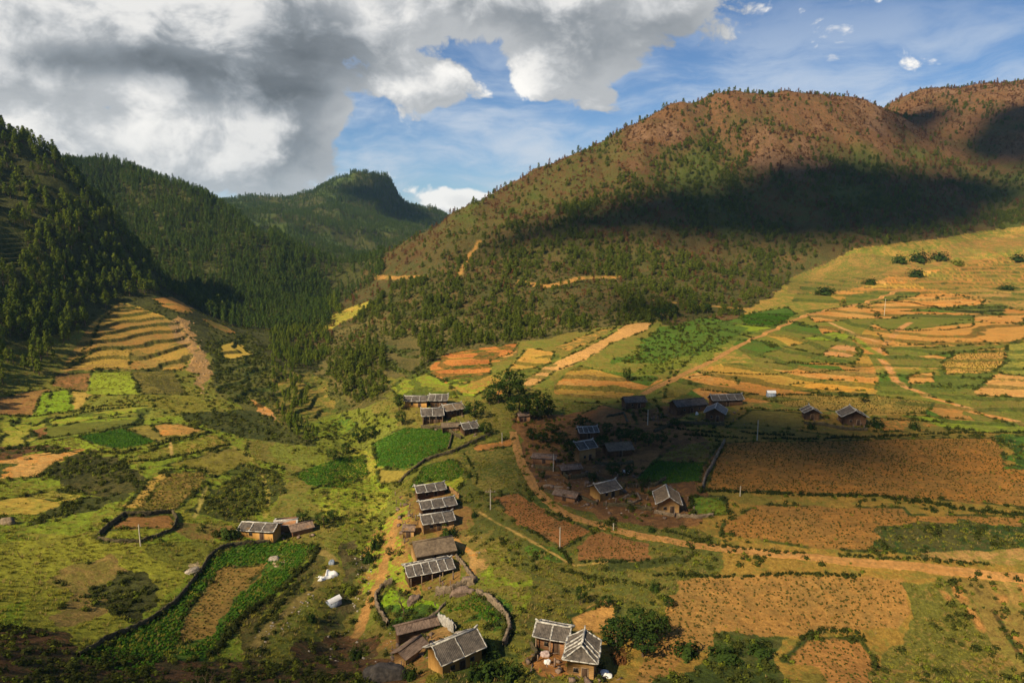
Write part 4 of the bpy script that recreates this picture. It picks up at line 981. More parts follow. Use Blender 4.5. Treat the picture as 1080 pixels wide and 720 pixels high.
cloud_over("1010,150 1040,120 1100,105 1100,180 1060,175 1020,168", "cloud shading the gully on the far right hill", seed=7)
cloud_over("925,135 960,118 1010,110 1000,128 960,145 930,150", "small cloud shading the fold below the right skyline", seed=8)
cloud_over("105,300 140,303 135,313 120,322 98,345 80,362 55,385 30,395 60,360 80,335", "added unseen cloud shading the foot of the left forest", seed=9)  # added out of view to darken the ground below the left trees
cloud_over("640,315 700,318 730,330 700,335 690,345 660,335", "small cloud over the trees below the hill road", seed=10)
# ================================================================ houses
def wall_mat(name, c1, c2, course=2.2, plank=0.0):
    m = bpy.data.materials.new(name); m.use_nodes = True
    t = NT(m.node_tree); b = m.node_tree.nodes['Principled BSDF']; b.inputs['Roughness'].default_value = 0.95; b.inputs['Specular IOR Level'].default_value = 0.15
    p = t.new('ShaderNodeTexCoord').outputs['Object']
    n = t.noise(t.vmath('MULTIPLY', p, (1, 1, course)), 1.3, 5, 0.65); n2 = t.noise(p, 0.35, 4, 0.6)
    f = t.sstep(t.math('ADD', t.math('MULTIPLY', n, 0.6), t.math('MULTIPLY', n2, 0.4)), 0.38, 0.62)
    c = t.mix(f, rgba(c1), rgba(c2))
    w = t.new('ShaderNodeTexWave', wave_type='BANDS', bands_direction='Z'); t.link(p, w.inputs[0]); w.inputs['Scale'].default_value = 0.9 if not plank else plank; w.inputs['Distortion'].default_value = 1.5
    k = t.lin(w.outputs['Fac'], 0, 0.35, 0.7, 1.0)
    comb = t.new('ShaderNodeCombineColor'); [t.link(k, comb.inputs[i]) for i in range(3)]
    t.link(t.mix(1.0, c, comb.outputs[0], 'MULTIPLY'), b.inputs['Base Color'])
    bp = t.new('ShaderNodeBump'); bp.inputs['Strength'].default_value = 0.5; bp.inputs['Distance'].default_value = 0.06
    t.link(n, bp.inputs['Height']); t.link(bp.outputs[0], b.inputs['Normal']); return m
M['earth'] = wall_mat('rammed_earth_wall', (0.30, 0.165, 0.062), (0.42, 0.25, 0.10))
M['ochre'] = wall_mat('ochre_plank_wall', (0.40, 0.21, 0.055), (0.50, 0.28, 0.085), 0.5, 2.0)
M['wood'] = wall_mat('dark_log_wall', (0.075, 0.042, 0.022), (0.16, 0.085, 0.042), 3.0, 2.2)
M['redearth'] = wall_mat('red_earth_wall', (0.24, 0.11, 0.05), (0.33, 0.17, 0.08))
M['tile'] = plain_mat('grey_roof_tiles', (0.055, 0.047, 0.040), (0.150, 0.125, 0.102), 1.6, 0.85, 0.4, (1, 1, 1))
M['tile_brown'] = plain_mat('weathered_brown_shingles', (0.10, 0.072, 0.048), (0.21, 0.155, 0.10), 1.6, 0.9, 0.5)
M['tile_blue'] = plain_mat('blue_grey_roof_tiles', (0.10, 0.10, 0.10), (0.20, 0.195, 0.185), 1.6, 0.8, 0.3)
M['board'] = plain_mat('old_roof_boards', (0.11, 0.075, 0.055), (0.26, 0.18, 0.13), 2.5, 0.95, 0.5, (1, 0.3, 1))
M['lime'] = plain_mat('lime_mortar', (0.24, 0.225, 0.20), (0.56, 0.53, 0.47), 2.0, 0.9, 0.3)
M['doorwood'] = plain_mat('door_wood', (0.035, 0.02, 0.012), (0.08, 0.045, 0.025), 3, 0.8, 0.3, (1, 1, .2))
M['post'] = plain_mat('weathered_post', (0.16, 0.11, 0.07), (0.28, 0.20, 0.13), 5, 0.9, 0.3, (1, 1, .2))
M['dark'] = plain_mat('dark_window_opening', (0.010, 0.009, 0.008), (0.022, 0.02, 0.018), 3, 0.5, 0.1)
M['scree'] = plain_mat('brown_scree', (0.20, 0.12, 0.055), (0.40, 0.26, 0.13), 2.0, 0.95, 0.8)
M['stone'] = plain_mat('dry_stone', (0.10, 0.075, 0.05), (0.27, 0.20, 0.13), 2.2, 0.95, 0.8)
M['darkstone'] = plain_mat('shade_painted_stone', (0.040, 0.036, 0.018), (0.12, 0.092, 0.045), 2.2, 0.95, 0.8)  # wall stone with shade put into its colour, darker than the plain stone
M['pole'] = plain_mat('pale_concrete_pole', (0.42, 0.37, 0.28), (0.58, 0.52, 0.42), 4, 0.8, 0.2)
M['tarp'] = plain_mat('white_tarpaulin', (0.60, 0.60, 0.60), (0.82, 0.81, 0.79), 1.5, 0.6, 0.4)
M['bluetarp'] = plain_mat('blue_grey_tarpaulin', (0.10, 0.13, 0.18), (0.32, 0.36, 0.42), 1.5, 0.6, 0.4)
M['rag'] = plain_mat('pink_grey_cloth', (0.30, 0.20, 0.18), (0.55, 0.45, 0.42), 3, 0.9, 0.4)
M['pebble'] = plain_mat('pale_stream_stones', (0.16, 0.13, 0.10), (0.42, 0.36, 0.29), 1.5, 0.9, 0.8)
M['boulder'] = plain_mat('dark_boulder', (0.030, 0.027, 0.025), (0.085, 0.072, 0.062), 1.2, 0.95, 1.0)

def boxg(x0, x1, y0, y1, z0, z1):
    V = np.array([(x, y, z) for z in (z0, z1) for x, y in ((x0, y0), (x1, y0), (x1, y1), (x0, y1))], float)
    Q = np.array([(3, 2, 1, 0), (4, 5, 6, 7), (0, 1, 5, 4), (1, 2, 6, 5), (2, 3, 7, 6), (3, 0, 4, 7)]); return V, Q
def beamg(p, q, w, h):
    """rectangular bar from p to q (top surface lifted by h), width w"""
    p, q = np.array(p, float), np.array(q, float); d = q - p; d /= np.linalg.norm(d); s = np.cross(d, (0, 0, 1.0)); n_ = np.linalg.norm(s)
    s = np.array((1.0, 0, 0)) if n_ < 1e-4 else s / n_
    u = np.cross(s, d); s = s * w / 2; u = u * h / 2
    V = np.array([p - s - u, p + s - u, p + s + u, p - s + u, q - s - u, q + s - u, q + s + u, q - s + u])
    return V, np.array([(3, 2, 1, 0), (4, 5, 6, 7), (0, 1, 5, 4), (1, 2, 6, 5), (2, 3, 7, 6), (3, 0, 4, 7)])
def part(name, geos, mat, parent, smooth=False):
    v, q = cat(geos) if isinstance(geos, list) else geos
    me = mesh_np(name, v, q, smooth=smooth); return link(name, me, mat, parent)
def slope_sheet(e0, e1, r0, r1, rng, corr=0.045, pitch=0.30, thick=0.12):
    """corrugated sheet of tiles between the eave e0-e1 and the ridge r0-r1"""
    e0, e1, r0, r1 = (np.array(a, float) for a in (e0, e1, r0, r1))
    L = np.linalg.norm(e1 - e0); n = max(8, int(L / pitch * 4)); m = 7
    u = np.linspace(0, 1, n + 1); v = np.linspace(0, 1, m + 1)
    nrm = np.cross(e1 - e0, r0 - e0 if np.linalg.norm(r0 - e0) > 0.1 else r1 - e0); nrm /= np.linalg.norm(nrm)
    if nrm[2] < 0: nrm = -nrm
    A = e0 + (e1 - e0) * u[:, None]; B = r0 + (r1 - r0) * u[:, None]
    P = A[:, None] + (B - A)[:, None] * v[None, :, None]
    w = np.cos(u * L / pitch * 2 * math.pi) * corr
    sag = -0.10 * np.sin(v * math.pi)[None, :] * (0.6 + 0.4 * np.sin(u * 9 + rng.uniform(0, 6)))[:, None]
    P = P + nrm * (w[:, None] + sag + rng.normal(0, 0.012, (n + 1, m + 1)))[..., None]
    low = P - nrm * thick
    idx = np.arange((n + 1) * (m + 1)).reshape(n + 1, m + 1); o = idx.size
    q = np.stack([idx[:-1, :-1], idx[1:, :-1], idx[1:, 1:], idx[:-1, 1:]], -1).reshape(-1, 4)
    Q = [q, q[:, ::-1] + o]
    for a in (idx[0], idx[-1], idx[:, 0], idx[:, -1]):
        Q.append(np.stack([a[:-1], a[1:], a[1:] + o, a[:-1] + o], -1))
    return np.concatenate([P.reshape(-1, 3), low.reshape(-1, 3)]), np.concatenate(Q)
HOUSES = []
def frame(A, B, W):
    a, b = at(*A), at(*B); zm = (a[2] + b[2]) / 2          # both corners on one level floor
    a, b = (np.array((k[0], 1.0, k[1])) * (zm / k[1]) for k in (ray(*A), ray(*B))); u = b[:2] - a[:2]; L = np.linalg.norm(u); u /= L; v = np.array((-u[1], u[0]))
    c = (a[:2] + b[:2]) / 2 + v * W / 2
    cs = [a[:2], b[:2], a[:2] + v * W, b[:2] + v * W]; zs = [float(ground(p[0], p[1])) for p in cs]
    return c, u, L, zs
def house(A, B, W, label, H=2.6, rise=1.5, ridge='x', wall='earth', roof='tile', bands=0, over=0.6, gover=0.5, name='farmhouse', doors=1, windows=1, porch=False, band_w=0.26, tips=True, group=None, lift=0.0, hipf=0.28):
    c, u, L, zs = frame(A, B, W); rng = np.random.default_rng(int(A[0] * 13 + A[1]))
    z0 = zs[0] * 0.35 + zs[1] * 0.35 + (zs[2] + zs[3]) * 0.15 + lift
    root = empty(name, (c[0], c[1], z0), math.atan2(u[1], u[0])); tag(root, label, 'shed' if name in ('shed', 'hut', 'barn') else 'house', group)
    HOUSES.append((c, max(L, W) * 0.62, z0))
    # local box: x -L/2..L/2, y -W/2 (front) .. W/2
    hx, hy = L / 2, W / 2; sw = ridge in ('y', 'hip')
    rl, rw = (hy, hx) if sw else (hx, hy)           # half length along the ridge, half width across
    def T(a, b, z): return (b, a, z) if sw else (a, b, z)   # ridge frame -> local
    zb = min(zs) - z0 - 0.8
    # walls with gables
    pr = [(-rw, zb), (rw, zb), (rw, H), (0, H + rise * (rw / (rw + over)) - 0.05) if ridge != 'hip' else (0, H + 0.02), (-rw, H)]
    V = []; 
    for a in (-rl, rl):
        for b, z in pr: V.append(T(a, b, z))
    Q = [(0, 1, 6, 5), (1, 2, 7, 6), (2, 3, 8, 7), (3, 4, 9, 8), (4, 0, 5, 9), (0, 4, 3, 3)]
    V = np.array(V, float); tri = [(0, 1, 2), (0, 2, 3), (0, 3, 4), (5, 7, 6), (5, 8, 7), (5, 9, 8)]
    me = mesh_np('wall', V, np.array(Q[:5]), np.array(tri)); link('wall', me, M[wall], root)
    # roof
    ew = rw + over; el = rl + gover; ze = H - 0.12; zr = H + rise
    if ridge == 'hip':
        fy = -el + hipf * 2 * el
        f0, f1, g0, g1 = T(-el, -ew, ze), T(-el, ew, ze), T(el, -ew, ze), T(el, ew, ze); k0, k1 = T(fy, 0, zr), T(el, 0, zr)
        geos = [slope_sheet(f0, g0, k0, k1, rng), slope_sheet(g1, f1, k1, k0, rng), slope_sheet(f0, f1, k0, k0, rng)]
        edges = [(f0, f1), (f0, g0), (f1, g1), (g0, k1), (g1, k1), (f0, k0), (f1, k0), (k0, k1)]
        for i in range(1, bands):
            t = i / bands; s = 0.55
            for e in (-1, 1):
                edges.append((T(fy + (el - fy) * (t - 0.30), ew * e, ze), T(fy + (el - fy) * t, 0, zr)))
    else:
        f0, f1, g0, g1 = T(-el, -ew, ze), T(el, -ew, ze), T(-el, ew, ze), T(el, ew, ze); k0, k1 = T(-el, 0, zr), T(el, 0, zr)
        geos = [slope_sheet(f0, f1, k0, k1, rng), slope_sheet(g1, g0, k1, k0, rng)]
        edges = [(f0, f1), (g0, g1), (f0, k0), (g0, k0), (f1, k1), (g1, k1), (k0, k1)]
        for i in range(1, bands):
            t = -el + 2 * el * i / bands
            for e in (-1, 1): edges.append((T(t, ew * e, ze), T(t, 0, zr)))
    rf = part('roof', geos, M[roof], root, True)
    part('ridge_cap', beamg(np.array(k0) + (0, 0, 0.04), np.array(k1) + (0, 0, 0.04), 0.34, 0.26), M['lime' if bands else roof], rf)
    if bands:
        gs = []
        for p, q in edges[:-1]:
            p = np.array(p) + (0, 0, 0.075 + rng.uniform(0, .004)); q = np.array(q) + (0, 0, 0.075 + rng.uniform(0, .004)); n = 4; pts = [p + (q - p) * i / n for i in range(n + 1)]
            for i in range(1, n): pts[i] = pts[i] + np.array((rng.normal() * 0.06, rng.normal() * 0.06, -0.06))
            for a, b in zip(pts[:-1], pts[1:]): gs.append(beamg(a, b, band_w * 0.85 * rng.uniform(0.6, 1.25), 0.13))
        part('roof_trim', gs, M['lime'], root)
        if tips:
            gs = []
            for k, s in ((k0, -1), (k1, 1)):
                k = np.array(k); dr = np.array(T(s, 0, 0)); gs.append(beamg(k - dr * 0.5 + (0, 0, 0.12), k + dr * 0.25 + (0, 0, 0.5), 0.22, 0.3))
            part('ridge_tip', gs, M['lime'], root)
    # eave beams
    part('eave_beam', [beamg(T(-el + .1, -rw - 0.12, H - 0.22), T(el - .1, -rw - 0.12, H - 0.22), 0.14, 0.16), beamg(T(-el + .1, rw + 0.12, H - 0.22), T(el - .1, rw + 0.12, H - 0.22), 0.14, 0.16)], M['doorwood'], root)
    # openings in the front wall (local y = -hy)
    xs = np.linspace(-hx, hx, doors + windows + 2)[1:-1] if doors + windows else []
    for i, x in enumerate(xs):
        if (i == len(xs) // 2 and doors) or windows == 0:
            d = part('door', boxg(x - .48, x + .48, -hy - .05, -hy + .02, zb, 1.9), M['doorwood'], root)
            part('frame', [boxg(x - .60, x - .48, -hy - .08, -hy + .02, zb, 2.0), boxg(x + .48, x + .60, -hy - .08, -hy + .02, zb, 2.0), boxg(x - .60, x + .60, -hy - .085, -hy + .02, 1.9, 2.03)], M['post'], d)
        else:
            d = part('window', boxg(x - .38, x + .38, -hy - .04, -hy + .02, 1.0, 1.75), M['dark'], root)
            part('frame', [boxg(x - .46, x - .38, -hy - .07, -hy + .02, .92, 1.83), boxg(x + .38, x + .46, -hy - .07, -hy + .02, .92, 1.83), boxg(x - .46, x + .46, -hy - .075, -hy + .02, .90, .99), boxg(x - .46, x + .46, -hy - .075, -hy + .02, 1.75, 1.84)], M['post'], d)
    if porch:
        n = max(3, int(L / 2.4) + 1)
        for x in np.linspace(-hx + .1, hx - .1, n):
            part('post', beamg((x, -hy - over + .15, zb), (x, -hy - over + .15, H - .15), 0.16, 0.16), M['post'], root)
    return root
# --- the row of houses down the lane
house((441, 527), (469, 523), 3.8, "topmost house of the lane row, white edged grey roof above a pale yard wall", H=2.5, rise=1.0, wall='wood', bands=3, over=0.9)
house((446, 545), (480, 540), 4.6, "second house down the lane row, white banded roof close above its neighbour", H=2.4, rise=1.0, wall='wood', bands=3, over=0.8)
house((447, 562), (479, 557), 5.0, "third house down the lane row, three dark roof panels framed in white", H=2.5, rise=1.2, wall='earth', bands=3, over=0.5, gover=0.3, windows=2)
house((425, 567), (436.5, 567), 3.0, "small earth shed at the left end of the third house in the lane row", H=2.0, rise=0.7, wall='earth', roof='board', name='shed', doors=1, windows=0, over=0.35, gover=0.3)
house((440, 596), (480, 589), 6.2, "long barn with a plain brown shingle roof in the lane row", H=2.5, rise=1.8, wall='earth', roof='tile_brown', name='barn', windows=0, over=0.75, gover=0.4)
house((432, 615), (477, 606), 4.2, "low house directly below the brown barn, roof crossed by five white bands", H=2.2, rise=1.0, wall='wood', bands=6, over=1.1, porch=True)
# --- bottom compound
house((467, 714), (508, 696), 4.8, "large farmhouse at the bottom of the valley with steep grey roof and ochre gable", H=3.0, rise=1.8, wall='ochre', bands=2, over=0.7, gover=0.6, windows=2, band_w=0.2)
house((421, 676), (461, 666), 2.6, "long low stable with a rough board roof along the back of the bottom yard", H=1.9, rise=0.7, wall='wood', roof='board', name='shed', doors=0, windows=0, over=0.5)
house((416, 697), (428, 703), 5.0, "rough board roofed shed on the left side of the bottom yard", H=1.9, rise=0.8, ridge='y', wall='earth', roof='board', name='shed', doors=0, windows=0, over=0.5)
# --- pair at lower centre
house((566, 684), (597, 690), 3.4, "white framed house with an open porch left of the cross banded roof", H=3.1, rise=1.1, wall='redearth', bands=2, over=1.0, porch=True, band_w=0.34)
house((598, 711), (626, 715), 5.2, "square house with slanting white bands on its hipped roof beside the dark trees", H=3.5, rise=1.6, ridge='hip', wall='earth', bands=4, over=0.7, gover=0.7, windows=1, band_w=0.34)
# --- cluster by the green crop field
house((427, 430), (450, 430), 4.5, "long low house at the left of the far cluster, earth wall facing the valley", H=2.6, rise=1.3, wall='ochre', bands=3, over=0.7, band_w=0.22)
house((454, 431), (471, 431), 5.0, "backmost house of the far cluster under jumbled grey roofs", H=3.2, rise=1.6, wall='wood', bands=3, over=0.7, band_w=0.22)
house((446, 447), (467, 446), 5.5, "house at the front of the far cluster with an open front above green crops", H=3.0, rise=1.9, wall='wood', bands=2, over=1.0, band_w=0.22, porch=True)
house((471, 441), (489, 438), 5.0, "brown roofed house in the middle of the far cluster", H=2.8, rise=1.5, wall='wood', roof='tile_brown', bands=2, over=0.8, band_w=0.2)
house((467, 456), (484, 455), 3.6, "low brown roofed shed at the front right of the far cluster", H=1.9, rise=0.9, wall='wood', roof='tile_brown', name='shed', windows=0, over=0.5)
house((490, 459), (504, 457), 4.4, "white framed roof at the right end of the far cluster", H=2.3, rise=1.4, wall='wood', bands=2, over=0.7, band_w=0.3, windows=0)
house((548, 445), (559, 444), 3.2, "small earth hut under the round trees right of the far cluster", H=2.3, rise=0.8, wall='redearth', roof='board', name='hut', windows=0, over=0.4)
# --- shaded farmsteads in the middle
house((611, 487), (628, 484), 5.0, "two storey farmhouse with a bright earth front among dark trees in the shaded hamlet", H=4.2, rise=1.5, wall='earth', bands=2, over=0.7, band_w=0.2)
house((612, 463), (630, 462), 4.2, "upper house in the shaded hamlet, white ribbed roof behind the two storey farmhouse", H=2.4, rise=1.3, wall='wood', bands=4, over=0.6, band_w=0.26, windows=0)
house((642, 482), (667, 480), 5.0, "long low barn with a brown roof right of the two storey farmhouse", H=2.3, rise=1.5, wall='wood', roof='tile_brown', name='barn', windows=0, over=0.8)
house((562, 488), (585, 490), 3.4, "ruined earth shed beside the bend of the dirt road", H=1.9, rise=0.7, wall='redearth', roof='board', name='shed', windows=0, over=0.4)
house((593, 501), (613, 499), 3.2, "dark open shed below the two storey farmhouse", H=1.8, rise=0.6, wall='wood', roof='board', name='shed', doors=0, windows=0, over=0.5)
house((633, 528), (653, 523), 4.6, "grey roofed house with a bright ochre gable in the middle of the hamlet", H=2.4, rise=1.5, wall='ochre', roof='tile', bands=1, over=0.7, gover=0.5, windows=1, band_w=0.2)
house((584, 526), (606, 530), 3.4, "low tumbledown shed left of the ochre gabled house", H=1.5, rise=0.7, wall='redearth', roof='board', name='shed', windows=0, over=0.5)
house((694, 541), (716, 542), 7.0, "house with a broad tan gable and brown shingle roof beside the small bright plot", H=2.7, rise=2.0, ridge='y', wall='earth', roof='tile_brown', bands=1, over=0.8, gover=0.9, windows=1, band_w=0.24, tips=False)
# --- right hand farmsteads
house((660, 431), (681, 430), 5.0, "dark log house above the bare red yard", H=2.6, rise=1.5, wall='wood', roof='tile', over=0.7, windows=1)
house((714, 437), (745, 434), 5.4, "long dark log house left of the blue grey roof", H=3.0, rise=1.6, wall='wood', roof='tile', over=0.7, windows=2)
house((752, 429), (783, 428), 4.0, "rear house with a thin white ridge behind the blue grey roof", H=2.6, rise=1.5, wall='wood', bands=4, over=0.6, band_w=0.22, windows=0)
house((744, 443), (763, 445), 7.0, "gabled house with a blue grey roof in front of the hedge", H=2.9, rise=1.9, ridge='y', wall='wood', roof='tile_blue', bands=1, over=0.7, gover=0.6, windows=1, band_w=0.2, tips=False)
house((849, 442.5), (864, 443), 4.2, "smaller of the two lone houses on the right, white edged roof", H=2.6, rise=1.5, ridge='y', wall='wood', bands=2, over=0.7, gover=0.6, windows=0, band_w=0.3)
house((889, 448), (913, 449), 5.6, "larger of the two lone houses on the right, dark gable under a white edge", H=3.0, rise=2.3, ridge='y', wall='wood', bands=1, over=0.8, gover=0.7, windows=1, band_w=0.3)
# --- left
house((253, 567.5), (288, 569.5), 4.4, "ochre walled house with three dark roof panels above the long crop plot", H=2.5, rise=1.0, wall='ochre', bands=3, over=0.5, gover=0.4, windows=1, band_w=0.3, tips=False)
house((290, 562), (312, 560), 4.6, "shed with a pale flat board roof joined right of the ochre house", H=2.1, rise=0.25, wall='redearth', roof='lime', name='shed', doors=0, windows=0, over=0.3)
house((309, 566), (330, 561), 3.8, "collapsing shed with a ragged board roof right of the pale flat roof", H=1.6, rise=0.8, wall='redearth', roof='board', name='shed', doors=0, windows=0, over=0.5)
# ================================================================ walls, hedges, trees, poles, crops
def polyline(s, step=0.8):
    P = [at(*q) for q in pp(s)]; P = np.array([p[:2] for p in P if p is not None]); out = []
    for a, b in zip(P[:-1], P[1:]):
        n = max(1, int(np.linalg.norm(b - a) / step)); out += [a + (b - a) * i / n for i in range(n)]
    out.append(P[-1]); return np.array(out)
HD = np.random.default_rng(21)
HBUSH = [bush_geo(0.75, 0.95, HD, 46, 0.36) for _ in range(6)]
def hedge(s, label, h=1.2, w=0.8, mat='hedge', dens=1.0, group=None):
    P = polyline(s, 0.42); V = []; Q = []; o = 0; ph = HD.uniform(0, 99)
    for i, p in enumerate(P):
        k = float(fbm(np.array([p[0] + ph]), np.array([p[1] - ph]), 9.0, 3)[0])
        if k < -0.42 or HD.random() < 0.08: continue              # gaps
        q = p + HD.normal(0, w * 0.30, 2); z = float(ground(q[0], q[1])); v, f = HBUSH[HD.integers(6)]; a = HD.uniform(0, 6.28)
        g = 0.75 + 0.7 * k; sx = w * HD.uniform(0.5, 1.05); sz = h * g * HD.uniform(0.45, 1.2); ca, sa = math.cos(a), math.sin(a)
        V.append(np.stack([(v[:, 0] * ca - v[:, 1] * sa) * sx + q[0], (v[:, 0] * sa + v[:, 1] * ca) * sx + q[1], v[:, 2] * sz + z], 1)); Q.append(f + o); o += len(v)
    ob = link("hedge", mesh_np("hedge", np.concatenate(V), np.concatenate(Q)), M[mat]); tag(ob, label, 'hedge', group); return ob
def stone_wall(s, label, h=1.0, w=0.5, mat='stone', name='stone_wall', cat_='wall'):
    P = polyline(s, 0.4); n = len(P); w = w * 0.8; T = np.gradient(P, axis=0); T /= np.linalg.norm(T, axis=1, keepdims=True) + 1e-9; S = np.stack([-T[:, 1], T[:, 0]], 1)
    z = ground(P[:, 0], P[:, 1]); prof = [(-.5, -0.5), (-.55, 0.25), (-.5, 0.6), (-.38, 0.95), (0.0, 1.04), (.38, 0.95), (.5, 0.6), (.55, 0.25), (.5, -0.5)]
    V = np.stack([np.concatenate([P + S * (a * w) + HD.normal(0, 0.10, (n, 2)), (z + b * h + HD.normal(0, 0.13 * h, n))[:, None]], 1) for a, b in prof], 1)
    k = len(prof); idx = np.arange(n * k).reshape(n, k)
    q = np.stack([idx[:-1, :-1], idx[:-1, 1:], idx[1:, 1:], idx[1:, :-1]], -1).reshape(-1, 4)
    ob = link(name, mesh_np(name, V.reshape(-1, 3), q), M[mat]); tag(ob, label, cat_); return ob
for s, lab, h, w in [
    ("0,437 33,439 60,436 83,433 110,428 140,427", "long dark hedge under the lime green field at the left edge", 1.2, .8),
    ("36,449 60,442 85,436 105,432 152,428", "hedge along the top of the dark green strip field on the left", 1.0, .7),
    ("43,463 70,459 110,454 150,447", "hedge along the bottom of the dark green strip field on the left", 1.0, .7),
    ("0,474 30,473 70,476", "hedge above the bare orange patch at the left edge", 1.2, .9),
    ("102,477 130,478 160,471 190,463 223,456", "thick dark hedge below the deep green field on the left", 1.7, 1.0),
    ("128,488 165,486 200,479 243,469", "dark hedge between the two yellow green plots on the left hillside", 1.3, .8),
    ("170,496 205,494", "short hedge above the plot with the orange margin", 0.9, .7),
    ("336,578 328,593 315,604 292,625 270,640 252,655 242,668 224,690", "bushy bank hedge along the lower right side of the long crop plot", 1.6, 1.2),
    ("318,612 298,634 278,655 262,672", "scrubby hedge between the worn path and the stream bank", 1.1, 1.0),
    ("720,458 760,461 800,463 853,463 900,461 960,459", "dark hedge below the farmsteads along the top of the big brown field", 1.7, .9),
    ("962,459 1000,457 1080,456", "thinner hedge continuing along the top of the big brown field to the right edge", 1.2, .8),
    ("740,518 800,520 853,522 933,523", "dark hedge along the bottom of the big brown field", 1.5, 1.0),
    ("933,524 970,529 1020,538 1085,544", "thick hedge sloping down to the right edge below the big brown field", 2.0, 1.3),
    ("766,525 769,543", "short hedge on the right side of the small bright plot", 1.1, .7),
    ("700,560 750,573 800,580 850,583", "low scrub hedge along the upper side of the dirt road", 0.9, .9),
    ("885,585 930,588 1000,592 1040,594", "low hedge along the upper side of the dirt road toward the right edge", 0.9, .9),
    ("690,606 760,608 850,605 905,607", "hedge between the dirt road and the dotted crop field", 1.1, .9),
    ("843,673 865,664 905,667 912,675", "curved hedge above the small orange plot at the bottom", 1.3, 1.0),
    ("490,478 497,490 504,500 502,510", "hedge on the right side of the yellow plot in the valley centre", 1.0, .7),
    ("613,592 650,593 685,590", "low hedge under the dug brown plot below the road", 1.0, .8),
    ("930,316 975,322 1000,327 1030,329 1060,328", "dark shrub line across the upper right fields", 1.3, 1.1),
    ("806,382 850,384 903,383", "hedge on the terrace edge below the large green plot on the right", 1.1, .9),
    ("735,392 800,395 870,392 905,391", "hedge on the terrace above the narrow orange strip on the right", 1.0, .9),
    ("740,411 800,416 860,417 915,416", "dark hedge on the lowest terrace above the two lone houses", 1.2, 1.0),
    ("793,430 820,433 853,433", "hedge at the top of the small plot left of the two lone houses", 1.2, .8),
    ("767,453 800,458 838,459", "hedge at the bottom of the small plot left of the two lone houses", 1.1, .8),
    ("920,441 950,443 990,445", "hedge right of the larger lone house", 1.1, .8),
    ("690,448 720,453 762,457", "leafy hedge below the log houses", 1.4, 1.0),
    ("917,345 960,349 1000,348 1027,344", "hedge under the oval green plot on the upper right", 0.8, .8),
    ("560,560 590,578 604,594", "leafy bank below the ploughed red plot", 1.0, 1.0),
    ("590,600 640,612 700,618", "straggling hedge across the grassy slope above the dark trees", 1.0, 1.1),
    ("328,462 360,462 380,466", "hedge below the small lime plot by the stream", 1.0, .9),
    ("327,516 345,512 362,506", "bushes along the lower edge of the green field left of the stream", 1.1, 1.0),
]: hedge(s, lab, h, w)
stone_wall("83,693 110,676 133,667 160,654 185,636 200,618 212,603 219,590 232,579 247,575 270,573 287,572", "long dark wall curving around the upper side of the long crop plot", 0.85, .5, 'darkstone')
stone_wall("104,566 112,558 122,550 131,543 155,543 182,541 187,548 184,557", "dark wall around the back of the small brown plot on the left meadow", 1.0, .6, 'darkstone')
stone_wall("104,568 125,572 148,572 165,566 184,558", "low wall along the front of the small brown plot on the left meadow", 0.7, .5, 'darkstone')
stone_wall("764,466 757,480 750,493 743,506 741,516", "straight stone wall at the left end of the big brown field", 1.1, .6)
stone_wall("420,511 432,499 447,487 463,481 477,477 499,467 517,459", "dark ditch wall running up from the stream past the green crop field", 1.0, .7, 'darkstone')
stone_wall("473,474 475,466 477,459", "short dark wall at the right end of the green crop field", 0.9, .6, 'darkstone')
stone_wall("413,614 404,620 396,629 397,637 400,646 409,660", "curved garden wall left of the lime green garden", 1.2, .6)
stone_wall("503,626 517,633 527,643 535,653 538,663 531,682", "curved earth wall right of the garden with the green ridge", 1.2, .7)
stone_wall("481,588 490,598 500,612", "short wall running downhill from the brown barn", 0.9, .5)
stone_wall("452,653 463,644 470,637", "pale low wall between the two gardens", 0.6, .4)
stone_wall("460,627 475,624 490,618 500,616", "rough stone wall below the low banded house", 1.5, .9)
stone_wall("690,541 720,545 735,546 752,544", "low wall in front of the tan gabled house", 0.8, .6)
stone_wall("560,681 567,690 560,700", "short stone wall at the left of the open porch yard", 0.9, .5, 'darkstone')
stone_wall("655,527 672,521 676,528 660,533", "low wall round the small yard right of the ochre gabled house", 0.6, .4)
stone_wall("463,657 472,661 479,667", "white plastered yard wall behind the large bottom farmhouse", 1.9, .5, 'lime')
stone_wall("473,518 480,522 484,526", "pale yard wall right of the topmost lane house", 1.4, .4, 'earth')

for s_, lab, h_ in [
    ("563,493 590,497 600,506", "rough yard wall between the ruined shed and the dark open shed", 1.0), ("602,505 620,502 640,509 660,513", "yard wall above the ochre gabled house", 1.1), ("628,489 645,491 668,488", "low wall in front of the long low barn", 0.9),
    ("662,514 690,513 702,506", "wall between the hamlet yards and the dark green plot", 1.1), ("574,518 600,521 630,532", "tumbled wall behind the low shed left of the ochre gabled house", 0.8), ("636,533 660,534 688,538", "wall running from the ochre gabled house to the tan gabled house", 0.9),
    ("690,456 712,447 745,448 764,449", "yard wall in front of the two log houses", 1.1), ("848,447 870,449 888,453 915,454", "yard wall in front of the two lone houses", 1.0), ("444,451 468,452 487,463", "terrace wall under the front houses of the far cluster", 1.2), ("640,440 658,436 662,446", "low wall beside the bare red yard", 0.8)]:
    stone_wall(s_, lab, h_, .6, 'darkstone', 'yard_wall')
